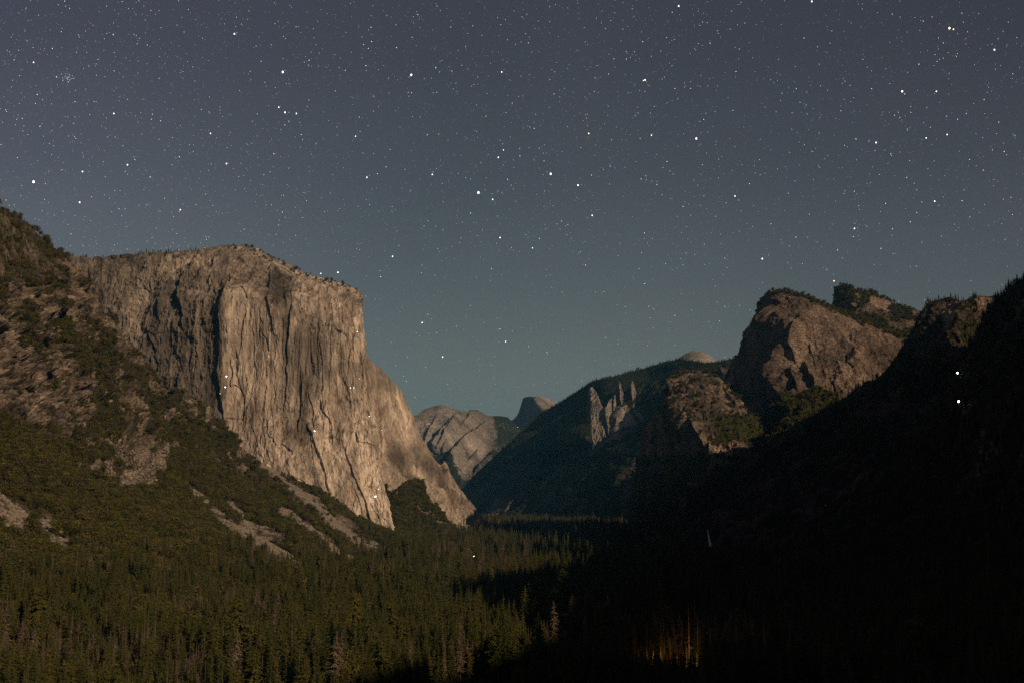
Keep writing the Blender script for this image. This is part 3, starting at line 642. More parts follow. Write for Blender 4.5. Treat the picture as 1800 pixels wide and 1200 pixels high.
TW_TOP = [(1034, 690), (1037, 682), (1041, 680), (1048, 688), (1055, 708), (1060, 718), (1066, 716), (1071, 704), (1079, 694), (1083, 684), (1087, 668), (1091, 676), (1097, 696), (1102, 704), (1107, 690), (1111, 668), (1115, 676), (1121, 702), (1130, 735)]
def tw_disp(P, X, Y):
    h = 16*fbm(vert(P, 60, 260), 1, 4, .6, 118, True)+7*fbm(vert(P, 22, 90), 1, 4, .6, 119, True); hc = 0
    for pts, a, r_ in [([(1038, 676), (1039, 730), (1042, 800)], 50, 24), ([(1064, 700), (1065, 735), (1072, 775)], 38, 12), ([(1080, 690), (1078, 720), (1084, 745)], 22, 8), ([(1087, 660), (1090, 700), (1098, 760)], 38, 14), ([(1108, 665), (1111, 700), (1118, 750)], 60, 12)]:
        hc = hc+flake(X+1.5*fbm(P, 60, 3, .5, 120), Y, pts, a, r_, 1.5)
    return h, hc
relief('far_rock_ribs', 1034, 1130, TW_TOP, [(1034, 802), (1045, 798), (1060, 788), (1085, 774), (1105, 776), (1130, 752)],
 [(1034, 690, 7800), (1036, 740, 7640), (1036, 790, 7500), (1060, 715, 7640), (1060, 770, 7500), (1087, 670, 7700), (1087, 720, 7560), (1087, 765, 7470), (1112, 670, 7640), (1112, 760, 7400), (1130, 740, 7500)],
 M_far, R(300), R(300), tw_disp, lambda P, X, Y: dict(tone=1.25+.6*fbm(vert(P, 30, 250), 1, 4, .6, 124), veg=-.5+.8*fbm(P, 80, 3, .6, 125)-.0*X+.5*np.clip((Y-755)/60, 0, 1)),
 'pale vertical rock ribs hanging below the rim of the far valley wall', 'cliff', back=150, drop=1.2, round_=10, left=True, crest_fade=.25)  # bottom cut along the shadow edge, so the pale rock stops there
SD_TOP = [(1180, 640), (1192, 630), (1205, 621), (1218, 616), (1232, 617), (1246, 623), (1260, 634), (1275, 645)]
relief('small_granite_dome', 1180, 1275, SD_TOP, [(1180, 665), (1275, 665)],
 [(1180, 650, 9700), (1225, 621, 9500), (1225, 650, 9100), (1270, 650, 9500), (1200, 660, 9200), (1250, 660, 9150)],
 M_far, R(120), R(80), lambda P, X, Y: 14*fbm(P, 120, 4, .6, 111), lambda P, X, Y: dict(tone=1.3+.3*fbm(P, 60, 4, .6, 112), veg=-.5+.7*fbm(P, 90, 3, .6, 113)+.6*(Y > 640)),
 'small bald granite dome poking over the far wooded rim', 'dome', back=700, drop=.5, round_=200)
HD_TOP = [(868, 772), (880, 752), (892, 742), (902, 736), (910, 728), (915, 714), (919, 700), (924, 697), (935, 696), (950, 696), (965, 700), (975, 706), (985, 713), (1000, 724), (1030, 750)]
def hd_attr(P, X, Y):
    return dict(tone=1.45+.4*fbm(P, (90, 90, 300), 4, .6, 121), veg=-.5+.9*inside(X, Y, [(860, 745), (915, 735), (1000, 760), (1000, 820), (860, 820)], 8))
relief('split_granite_dome', 868, 1030, HD_TOP, [(868, 830), (1030, 830)],
 [(870, 770, 15600), (870, 825, 14800), (900, 740, 16300), (900, 820, 15200), (919, 702, 15700), (926, 698, 14500), (935, 740, 14800), (946, 703, 14050), (957, 722, 13700), (960, 745, 13500), (950, 697, 14500), (975, 706, 14800), (978, 730, 14100), (1000, 726, 14900), (1000, 800, 13200), (1025, 750, 14200)],
 M_far, R(300), R(220), lambda P, X, Y: 16*fbm(P, (150, 150, 400), 4, .6, 122, True)+10*fbm(P, 60, 3, .6, 123), hd_attr,
 'distant rounded granite dome with a sheer black left face above the valley gap', 'dome', back=1200, drop=.6, round_=300)
NT_TOP = [(640, 770), (700, 740), (733, 727), (745, 719), (758, 714), (776, 712), (790, 716), (806, 719), (820, 724), (828, 719), (838, 719), (848, 725), (858, 730), (876, 731), (892, 734), (905, 745), (930, 770)]
def nt_disp(P, X, Y):
    h = 60*fbm(P, 700, 4, .55, 131)+40*fbm(P, (300, 300, 500), 5, .6, 132, True)
    hc = 0
    for pts, a, r in [([(768, 728), (758, 745), (748, 765), (745, 790)], 90, 12), ([(800, 735), (786, 752), (768, 785)], 120, 12), ([(828, 724), (818, 738), (812, 748)], 90, 9), ([(845, 782), (830, 800), (822, 812)], 90, 10), ([(852, 745), (832, 752), (815, 768)], 70, 8), ([(790, 760), (780, 785), (776, 800)], 60, 7), ([(802, 728), (784, 748), (762, 772), (752, 788)], 260, 22), ([(852, 742), (818, 768), (794, 792), (782, 815)], 320, 26), ([(868, 790), (846, 812), (832, 836)], 200, 16)]:
        hc = hc+flake(X+3*fbm(P, 200, 3, .5, 134), Y, pts, a, r, 2.2)
    return h, hc
def nt_attr(P, X, Y):
    wx = X+5*fbm(P, 250, 4, .6, 135); wy = Y+5*fbm(P, 250, 4, .6, 136)
    rk = inside(wx, wy, [(700, 735), (780, 712), (860, 722), (870, 760), (850, 800), (815, 840), (790, 790), (750, 800), (730, 780)], 8)
    return dict(tone=np.clip((.8+.65*rk)*(1+.5*fbm(P, 300, 4, .6, 137)), .2, 1.6), veg=np.clip(.7-1.1*rk+.5*fbm(P, 350, 4, .6, 138), -1, 1.2))
relief('distant_domes', 640, 930, NT_TOP, [(640, 925), (930, 925)],
 [(650, 770, 12500), (650, 900, 10500), (735, 730, 12800), (740, 800, 11700), (776, 714, 13200), (776, 760, 12300), (790, 840, 11000), (830, 720, 13400), (835, 770, 12600), (830, 900, 10000), (890, 735, 13600), (880, 790, 12600), (920, 900, 10200), (925, 770, 13200)],
 M_far, R(420), R(320), nt_disp, nt_attr, 'distant rounded granite slopes lit grey in the gap left of the split dome', 'mountains', back=1800, drop=.3, round_=500)

# --- valley floor: one sheet to the horizon, with the hill under the camera
def grid_sheet(name, xs, ys, fz, mat, label, cat):
    X, Y = np.meshgrid(xs, ys); Z = fz(X, Y); P = np.stack([X, Y, Z], -1); n2, n1 = X.shape; idx = np.arange(n1*n2).reshape(n2, n1)
    Q = np.stack([idx[:-1, :-1], idx[:-1, 1:], idx[1:, 1:], idx[1:, :-1]], -1).reshape(-1, 4)
    o = mesh_np(name, P.reshape(-1, 3), Q, mat, dict(tone=np.full(X.size, 1.0), veg=np.full(X.size, .9)))
    return tag(o, label, cat, None, 'structure')
def floor_z(X, Y):
    Z = np.full(X.shape, FLOOR)+3*fbm(np.stack([X, Y, 0*X], -1), 400, 3, .5, 151)
    d = np.hypot(X, Y); return np.maximum(Z, -4-.36*d)
ax = np.concatenate([-np.geomspace(40000, 3000, 25), np.linspace(-2900, 2900, 150), np.geomspace(3000, 40000, 25)])
ay = np.concatenate([-np.geomspace(40000, 1000, 20), np.linspace(-950, 8950, 250), np.geomspace(9000, 40000, 20)])
grid_sheet('valley_floor', ax, ay, floor_z, M_floor, 'dark flat valley floor under the forest', 'ground')

# --- unseen ridge past the right edge, skyline shaped to shade the valley's right half
L3 = None
def moon_dir(az, el): return np.array([math.sin(az)*math.cos(el), -math.cos(az)*math.cos(el), math.sin(el)])
MOON_AZ, MOON_EL = math.radians(44), math.radians(25)
L3 = moon_dir(MOON_AZ, MOON_EL)
EDGE = [(560, 1215), (620, 1195), (700, 1175), (800, 1165), (880, 1150), (935, 1135), (955, 1105), (950, 1075), (890, 1068), (800, 1062), (760, 1050), (790, 1035), (870, 1015), (950, 998), (1010, 985), (1060, 975)]
XR = 1120.
prof = []  # skyline heights traced back toward the moon from the wanted shadow edge
for ex, ey in EDGE:
    D = (FLOOR+25)*1.0; v = (600-ey)/F; dy = cp-v*sp; dz = sp+v*cp; D = (FLOOR+22)*dy/dz
    p = unproj(ex, ey, D); t = (XR-p[0])/L3[0]; q = p+L3*t; prof.append((q[1], q[2]))
prof = sorted(prof); print('PROFILE', [(round(a), round(b)) for a, b in prof])
RIDGE_CTRL = [(-3500, 820), (-1500, 760)]+prof+[(1720, 560), (1880, 640), (2100, 700)]
def south_z(y): return np.interp(y, *np.array(RIDGE_Z, float).T)
RIDGE_Z = RIDGE_CTRL
def south_ridge():
    ys = np.linspace(-3500, 2100, 260); xs = np.concatenate([np.linspace(520, XR, 26), np.linspace(XR+30, 3400, 40)])
    Y, X = np.meshgrid(ys, xs, indexing='ij'); top = south_z(Y)
    XS = np.clip(.47*Y+45, 520, XR-60); X = np.where(X <= XR, XS+(X-520)/(XR-520)*(XR-XS), X)      # its foot is kept outside the view
    U0 = np.clip((X-XS)/(XR-XS), 0, 1)
    # keep it behind the edge of the picture
    lim = np.maximum(Y*.47, 200)
    Z = np.where(X <= XR, FLOOR-20+(top-FLOOR+20)*U0**1.1, top-.35*(X-XR))
    P = np.stack([X, Y, Z], -1); rough = fbm(P, (160, 160, 160), 4, .55, 161)
    P[..., 2] += rough*26*np.clip(np.abs(X-XR)/300, 0, 1)
    n2, n1 = X.shape; idx = np.arange(n1*n2).reshape(n2, n1)
    Q = np.stack([idx[:-1, :-1], idx[:-1, 1:], idx[1:, 1:], idx[1:, :-1]], -1).reshape(-1, 4)
    o = mesh_np('south_ridge', P.reshape(-1, 3), Q, M_dark, dict(tone=np.full(X.size, .9), veg=.6+rough.ravel()*.6))
    tag(o, 'unseen wooded ridge beyond the right edge, shaped to shade the valley', 'ridge', None, 'structure')
south_ridge()
# ------------------------------------------------------------ forests
def keep(Q, m=60, near=0):
    x, y = proj(Q); return (x > -m*2) & (x < 1800+m*2) & (y < 1200+m*3) & (Q[:, 1] > near)
DENS = 1.0
def wv(th=.35, pw=1.0): return lambda L, P, PX, PY, hz, ar: np.clip(L['A']['veg'][:-1, :-1]-th, 0, 1)**pw
TREES = []      # candidates for individual trees: pos, height scale, kind
def zone_kind(n, Q):
    """dead and live pines grow in patches"""
    f = fbm(Q, 130, 3, .6, 201)+rng.normal(0, .22, n)
    k = rng.integers(0, 4, n); dead = f > .14; k[dead] = 4+rng.integers(0, 3, dead.sum()); return k
# valley forest
n = int(52000*DENS); u = rng.random(n); Dv = 1/(1/7600+(1/820-1/7600)*rng.random(n)**.9); xx = (rng.random(n)*1.25-.62)*Dv*1.0
Dv = np.concatenate([Dv, rng.uniform(3900, 7400, int(13000*DENS))]); xx = np.concatenate([xx, rng.uniform(-.06, .13, len(Dv)-n)*Dv[n:]]); n = len(Dv)
Qf = np.stack([xx, Dv, np.full(n, FLOOR)], -1); Qf = Qf[keep(Qf, 80)]
dz = 1
PXf, PYf = proj(Qf)
lt = tps([(0, 1000, 1230), (0, 1200, 800), (250, 1000, 1500), (250, 1200, 900), (450, 1000, 1950), (450, 1200, 1000), (600, 1000, 2450), (700, 1020, 2300), (700, 1200, 1100), (900, 990, 2900), (900, 1200, 1150)])
ok = ~((PXf < 640) & (PYf > 900) & (lt(PXf, PYf) < Qf[:, 1]*.97)); Qf = Qf[ok]
# hillside forest: tall pines low down, oaks and scrub higher up
def hill_w(L, P, PX, PY, hz, ar):
    return (L['A']['veg'][:-1, :-1] > .3)*np.clip((PY-(990-.07*PX))/90, 0, 1)*(P[..., 2] > FLOOR-12)*(P[..., 1] > 500)*(1800/np.maximum(P[..., 1], 900))**1.3
Qh = sample_land('talus_hillside', int(15000*DENS), hill_w); Qh = Qh[keep(Qh, 80)]
Qh = Qh[Qh[:, 2] > FLOOR-4]
Qall = np.concatenate([Qf, Qh])
kinds = zone_kind(len(Qall), Qall)
sc = np.clip(rng.normal(.78, .27, len(Qall)), .3, 1.45)
X, Y = proj(Qall)
# tone of heights: smaller trees on the scree
sc = np.where((Qall[:, 2] > FLOOR+5), sc*.85, sc)
sc = sc*(1+.35*fbm(Qall, 90, 2, .5, 202))
_x, _y = proj(Qall); zone = (_x > 1080) & (_x < 1240) & (Qall[:, 1] < 1110); sc = np.where(zone, sc*.42, sc)
_p = [unproj(px_, 1166, float(floor_D(1166.))) for px_ in (1150, 1190, 1214)]
for q_ in _p: sc = np.where(np.hypot(Qall[:, 0]-q_[0], Qall[:, 1]-q_[1]-6) < 9, .001, sc)
_g = fbm(Qall, 110, 3, .55, 207); sc = np.where((Qall[:, 1] < 3000) & (_g < -.30), .001, sc); sc = np.where(rng.random(len(sc)) < .05, sc*1.3, sc)
_k = sc > .01; Qall = Qall[_k]; kinds = kinds[_k]; sc = sc[_k]; X, Y = proj(Qall)
# the 300 nearest that the picture shows become trees of their own
lit = (X > 5) & (X < 1000) & (Y > 1010) & (Y < 1290) & (Qall[:, 1] > 760)
size = sc*40*F/Qall[:, 1]*(1+0*X); vis = lit & (Y-size*.9 < 1180)
order = np.where(vis, size, 0).argsort()[::-1][:300]
mask = np.ones(len(Qall), bool); mask[order] = False
def sclv(s, w=None):
    s = np.asarray(s); w = s*(1+rng.normal(0, .14, len(s))) if w is None else w; return np.stack([w, w, s], -1)
scatter_object('pine_forest', Qall[mask]-[0, 0, 1.], sclv(sc[mask]), kinds[mask], 'conifers', 'dense conifer forest of green and brown pines over the valley floor and slope', 'forest')
KEYS = ['pine0', 'pine1', 'pine2', 'pine3', 'deadpine0', 'deadpine1', 'deadpine2']
def tree_thing(key, name, pos, s, w, rz, label, cat, group):
    e = bpy.data.objects.new(name, None); C.objects.link(e); e.empty_display_size = 2
    e.location = pos; e.rotation_euler = (0, 0, rz); e.scale = (w, w, s); tag(e, label, cat, group)
    for part in ('trunk', 'crown'):
        o = bpy.data.objects.new(part, PROTO[key][part]); C.objects.link(o); o.parent = e
    return e
for i in order:
    k = int(kinds[i]); dead = k >= 4; x = X[i]
    where = 'lower left corner' if x < 330 else ('bottom edge left of middle' if x < 660 else 'lit edge beside the dark middle')
    lab = ('bare brown dead pine among near trees, ' if dead else 'green pointed conifer among near trees, ')+where
    grp = ('dead pines, ' if dead else 'green conifers, ')+where
    tree_thing(KEYS[k], 'dead_pine' if dead else 'conifer_tree', tuple(Qall[i]-[0, 0, 1.]), float(sc[i]), float(sc[i]*random.uniform(.85, 1.2)), random.uniform(0, 6.28), lab, 'tree', grp)

def small(name, land, n, wfn, lib_, kinds_, s0, s1, label, cat='shrubs', sink=.5):
    Q = sample_land(land, int(n*DENS), wfn); Q = Q[keep(Q, 60)]
    s = s0+(s1-s0)*rng.random(len(Q))**1.6
    scatter_object(name, Q-[0, 0, sink], sclv(s), rng.integers(kinds_[0], kinds_[1], len(Q)), lib_, label, cat)
# oaks and brush
def oak_w(L, P, PX, PY, hz, ar):
    v = L['A']['veg'][:-1, :-1]; return np.clip(v-.42, 0, .35)*(P[..., 1] > 600)*(2200/np.maximum(P[..., 1], 900))**1.0*(P[..., 2] > FLOOR-2)
small('oak_brush', 'talus_hillside', 42000, oak_w, 'oaks', (0, 3), .6, 2.1, 'dense oak brush covering the talus slope below the brown cliff')
small('cliff_pines', 'talus_hillside', 2600, lambda L, P, PX, PY, hz, ar: (L['A']['veg'][:-1, :-1] > .25)*(PY < 905)*(P[..., 1] > 600), 'conifers', (0, 5), .22, .5, 'scattered small pines on the brown cliff ledges', 'trees')
small('talus_boulders', 'talus_hillside', 30000, lambda L, P, PX, PY, hz, ar: (L['A']['veg'][:-1, :-1] < .1)*(PY > 800)*(P[..., 1] > 600), 'rocks', (0, 2), .6, 3.6, 'loose pale boulders lying along the bare talus streaks', 'boulders', .2)
small('cliff_brush', 'talus_hillside', 9000, lambda L, P, PX, PY, hz, ar: (L['A']['veg'][:-1, :-1] > .1)*(PY < 860)*(P[..., 1] > 600), 'oaks', (0, 3), .3, 1.0, 'sparse brush dotted over the brown cliff ledges')
def crest(land_top, wpx, x0=-1e9, x1=1e9):
    return lambda L, P, PX, PY, hz, ar: np.clip(1-np.abs(PY-poly_y(land_top, PX)-wpx*.3)/wpx, 0, 1)*(PX > x0)*(PX < x1)
small('monolith_rim_pines', 'granite_monolith', 1500, crest(CAP_TOP, 7, 110, 345), 'conifers', (0, 4), .25, .58, 'line of tiny pines along the left rim of the huge granite wall', 'trees')
small('monolith_top_brush', 'granite_monolith', 1500, crest(CAP_TOP, 12, 400, 640), 'oaks', (0, 3), .6, 1.6, 'low brush along the sloping top of the huge granite wall')
def vegw(th, x0=-1e9, x1=1e9, y1=1e9): return lambda L, P, PX, PY, hz, ar: (L['A']['veg'][:-1, :-1] > th)*(PX > x0)*(PX < x1)*(PY < y1)
small('wall_base_brush', 'granite_buttress', 5000, vegw(.4), 'oaks', (0, 3), .8, 1.8, 'green brush slope tucked under the granite wall at its lower right foot')
small('tower_brush', 'cathedral_rock', 5000, vegw(.35), 'oaks', (0, 3), .7, 1.8, 'green brush at the foot and on the ledges of the rounded granite tower')
small('pinnacle_pines', 'green_pinnacle', 1800, vegw(.4), 'conifers', (0, 4), .25, .6, 'small pines covering the rock fin behind the rounded granite tower', 'trees')
small('pinnacle_brush', 'green_pinnacle', 3500, vegw(.3), 'oaks', (0, 3), .8, 1.9, 'brush covering the rock fin behind the rounded granite tower')
small('spire_brush', 'lower_spire_rock', 6000, vegw(.35), 'oaks', (0, 3), .6, 1.6, 'green brush over the lower brown rock')
small('ridge_pines', 'dark_ridge', 6000, vegw(.4), 'conifers', (0, 4), .2, .5, 'dark pines over the unlit steep ridge', 'trees')
small('mountainside_forest', 'wooded_mountainside', 14000, lambda L, P, PX, PY, hz, ar: (L['A']['veg'][:-1, :-1] > .4)*(PX < 1900)*(P[..., 1] > 700)*(1500/np.maximum(P[..., 1], 900))**1.2, 'conifers', (0, 5), .28, .62, 'black forest on the mountainside in the lower right corner', 'forest')
small('far_rim_forest', 'far_valley_wall', 16000, lambda L, P, PX, PY, hz, ar: (L['A']['veg'][:-1, :-1] > .3)*(PX > 880)*(PX < 1300)*(PY < 800)*(.25+1.6*np.clip(1-np.abs(PY-poly_y(SO_TOP, PX))/10, 0, 1)), 'conifers', (0, 4), .3, .68, 'distant pine forest along the rim of the far valley wall', 'forest')
small('ridge_crest_pines', 'dark_ridge', 260, crest(RG_TOP, 5, 1560, 1760), 'conifers', (0, 4), .12, .34, 'thin dark pines along the skyline of the unlit ridge', 'trees')
small('mountainside_crest_trees', 'wooded_mountainside', 700, crest(FR_TOP, 6, 1690, 2000), 'oaks', (0, 3), .4, 1.0, 'bushy trees along the skyline at the right edge', 'trees')
small('shoulder_pines', 'wooded_shoulder', 2600, vegw(.3), 'conifers', (0, 4), .3, .65, 'distant pines on the moonlit wooded shoulder of the far wall', 'forest')
def single_on(land, px, py, key, name, s, label, w=None):
    L = LAND[land]; d = (L['PX']-px)**2+(L['PY']-py)**2; i = np.unravel_index(np.argmin(d), d.shape); p = L['P'][i]
    return tree_thing(key, name, (p[0], p[1], p[2]-.6), s, w or s, random.uniform(0, 6), label, 'tree', None)
single_on('wooded_mountainside', 1783, 503, 'oak1', 'broadleaf_tree', 1.6, 'small round-topped tree silhouetted on the skyline at the right edge')
single_on('wooded_mountainside', 1762, 518, 'pine2', 'conifer_tree', .28, 'short thin conifer on the skyline just left of the round-topped tree')
single_on('talus_hillside', 26, 378, 'pine3', 'conifer_tree', .42, 'small pine standing on the skyline at the upper left cliff edge')
single_on('talus_hillside', 118, 452, 'pine0', 'conifer_tree', .3, 'small pine in the notch between the brown cliff and the granite wall')
single_on('green_pinnacle', 1534, 519, 'oak0', 'broadleaf_tree', 1.7, 'round bushy tree on the crest of the rock fin')

# ------------------------------------------------------------ waterfall and lamps
def waterfall():
    n = 18; V = []; Qd = []
    for k in range(n+1):
        f = k/n; py = 931+28*f; px = 1242.5+5.5*f+.4*math.sin(k*1.3); w = .9+1.7*f**1.5+.3*math.sin(k*2.1)
        for a in range(8):
            an = a*math.pi/4; p = unproj(px, py, 2560.); q = w*2560/F
            V.append((p[0]+q*math.cos(an), p[1]-8+q*.7*math.sin(an), p[2]))
        if k:
            for a in range(8): b0 = (k-1)*8; Qd.append((b0+a, b0+(a+1) % 8, b0+8+(a+1) % 8, b0+8+a))
    m = new_mat('falling_water'); b = NB(m); bs = b.n('ShaderNodeBsdfPrincipled'); bs.inputs['Base Color'].default_value = (.8, .8, .78, 1); bs.inputs['Roughness'].default_value = .6
    o = b.n('ShaderNodeOutputMaterial'); b.l(bs.outputs[0], o.inputs[0])
    tag(mesh_np('waterfall', np.array(V), np.array(Qd), m), 'thin pale waterfall on the dark cliff right of the valley', 'waterfall', None, 'structure')
waterfall()
M_white = emit_mat('lamp_white', (1, .93, .85), 9); M_warm = emit_mat('lamp_warm', (1, .72, .38), 2); M_dim = emit_mat('lamp_dim', (1, .85, .68), 3.0)
M_pink = emit_mat('lamp_pink', (1, .8, .9), 10); M_shell = new_mat('lamp_shell'); _b = NB(M_shell); _s = _b.n('ShaderNodeBsdfPrincipled'); _s.inputs['Base Color'].default_value = (.08, .08, .08, 1); _o = _b.n('ShaderNodeOutputMaterial'); _b.l(_s.outputs[0], _o.inputs[0])
import bmesh
def ico(r, sub=2, sz=1.0):
    me = bpy.data.meshes.new('lamp_glow'); bm = bmesh.new(); bmesh.ops.create_icosphere(bm, subdivisions=sub, radius=r)
    for v in bm.verts: v.co.z *= sz
    bm.to_mesh(me); bm.free(); return me
def front_point(px, py):
    best = None
    for nm, L in LAND.items():
        d = (L['PX']-px)**2+(L['PY']-py)**2; i = np.unravel_index(np.argmin(d), d.shape)
        if d[i] < 9 and (best is None or L['P'][i][1] < best[1]): best = L['P'][i]
    return best
def land_point(land, px, py):
    if land == 'front': return front_point(px, py)
    if land is None:
        D = (FLOOR+6)*1.0; v = (600-py)/F; dy = cp-v*sp; dz = sp+v*cp; return unproj(px, py, (FLOOR+6)*dy/dz)
    L = LAND[land]; d = (L['PX']-px)**2+(L['PY']-py)**2; i = np.unravel_index(np.argmin(d), d.shape); return L['P'][i]
def lamp(name, land, px, py, r, mat, label, cat='lamp', out=6):
    p = np.array(land_point(land, px, py)); p = p-out*p/np.linalg.norm(p)
    if land and land != 'x':            # keep exactly on the line where it is seen
        q = unproj(px, py, p[1]); p = q
    me = ico(r*.72); me.materials.append(mat); o = bpy.data.objects.new(name, me); C.objects.link(o); o.location = tuple(p)
    tag(o, label, cat, None); return o
LAMPS = [('granite_monolith', 398, 661, 2.6, M_white, 'brightest white lamp low on the left edge of the pale granite wall, topmost of three'),
 ('granite_monolith', 396, 680, 2.3, M_white, 'middle white lamp of the three at the left edge of the pale wall'),
 ('granite_monolith', 387, 691, 1.7, M_dim, 'faint lamp lowest of the three at the left edge of the pale wall'),
 ('granite_monolith', 628, 583, 2.2, M_dim, 'single lamp high on the prow of the wall near its right edge'),
 ('granite_monolith', 616, 681, 2.0, M_dim, 'left lamp of the close pair in the middle of the prow'),
 ('granite_monolith', 622, 681, 2.0, M_dim, 'right lamp of the close pair in the middle of the prow'),
 ('granite_monolith', 632, 665, 1.4, M_dim, 'tiny faint lamp just above the close pair on the prow'),
 ('granite_monolith', 649, 731, 2.0, M_dim, 'small lamp on the edge between prow and right shoulder'),
 ('granite_buttress', 673, 727, 2.6, M_white, 'bright lamp on the pale oval patch of the right shoulder'),
 ('granite_buttress', 671, 756, 1.6, M_dim, 'faint lamp low on the pale oval patch of the right shoulder'),
 ('granite_monolith', 553, 757, 2.4, M_white, 'single lamp on top of the leaning pale slab in the lower wall'),
 ('granite_monolith', 665, 859, 1.7, M_dim, 'faint lamp just above the bright one at the foot of the wall'),
 ('granite_monolith', 660, 872, 2.6, M_white, 'bright lamp near the pointed foot of the granite wall')]
for land, px, py, r, m, lab in LAMPS: lamp('climber_lamp', land, px, py, r, m, lab, out=14)
lamp('climber_lamp', 'front', 1683, 655, 2.2, M_pink, 'upper of two white lamps on the dark right-hand mountain', out=10)
lamp('climber_lamp', 'front', 1685, 705, 2.6, M_pink, 'lower of two white lamps on the dark right-hand mountain', out=10)
lamp('climber_lamp', 'far_valley_wall', 910, 750, 2.6, M_dim, 'tiny faint lamp on the far slope below the split dome', out=10)

# added lamps on made-up poles for the orange glow on a few trees
D0 = float(floor_D(1166.))
def trunk_tall(px, h, key, name, lab, s=None, dy=0):
    p = unproj(px, 1166, D0); return tree_thing(key, name, (p[0], p[1]+dy, FLOOR-.5), h/40, h/40*.9, random.uniform(0, 6), lab, 'tree', None)
trunk_tall(1216, 56, 'deadpine1', 'dead_pine', 'tall bare trunk lit orange from its foot in the dark lower middle', dy=14)
for q, (px, h, k) in enumerate([(1118, 26, 'pine0'), (1130, 20, 'pine2'), (1150, 24, 'pine1'), (1166, 38, 'pine0'), (1180, 30, 'pine3'), (1192, 36, 'pine1')]):
    trunk_tall(px, h, k, 'conifer_tree', ['short pine at the left end of the orange-lit row', 'smallest pine, second from the left in the orange-lit row', 'pine third from the left in the orange-lit row', 'tallest pine of the orange-lit row', 'pine fifth from the left in the orange-lit row', 'pine at the right end of the orange-lit row, next to the tall bare trunk'][q], dy=16+6*(q % 3))
def tree_glow_lamp(px, py, h, lab, en):
    D = float(floor_D(py)); p = unproj(px, py, D); e = bpy.data.objects.new('tree_glow_lamp', None); C.objects.link(e); e.location = (p[0], p[1], FLOOR); tag(e, lab, 'lamp')
    V = []; Qd = []; n = 8; rings = [(0, .22), (.3, .14), (h*.7, .10), (h, .07)]
    for z, r in rings:
        for a in range(n): V.append((r*math.cos(a*math.pi/4), r*math.sin(a*math.pi/4), z))
    for k in range(len(rings)-1):
        for a in range(n): Qd.append((k*n+a, k*n+(a+1) % n, (k+1)*n+(a+1) % n, (k+1)*n+a))
    me = tri_mesh('pole', V, Qd, [M_shell]); o = bpy.data.objects.new('pole', me); C.objects.link(o); o.parent = e
    me = ico(.28, 2, .6); me.materials.append(M_warm); o = bpy.data.objects.new('lantern', me); C.objects.link(o); o.parent = e; o.location = (0, -.2, h)
    l = bpy.data.lights.new('lantern_light', 'POINT'); l.color = (1, .52, .2); l.energy = en; l.shadow_soft_size = .5; o = bpy.data.objects.new('lantern_light', l); C.objects.link(o); o.parent = e; o.location = (0, -.9, h+.2)
tree_glow_lamp(1213, 1167, 7, 'small orange lamp at the foot of the tall bare trunk in the dark forest', 34000)
tree_glow_lamp(1152, 1168, 7, 'small orange lamp below the row of orange-lit pines', 9000)
me_ = lamp('road_light', None, 833, 977, 1.9, M_pink, 'small pinkish light glinting between valley pines below the granite wall', 'light')

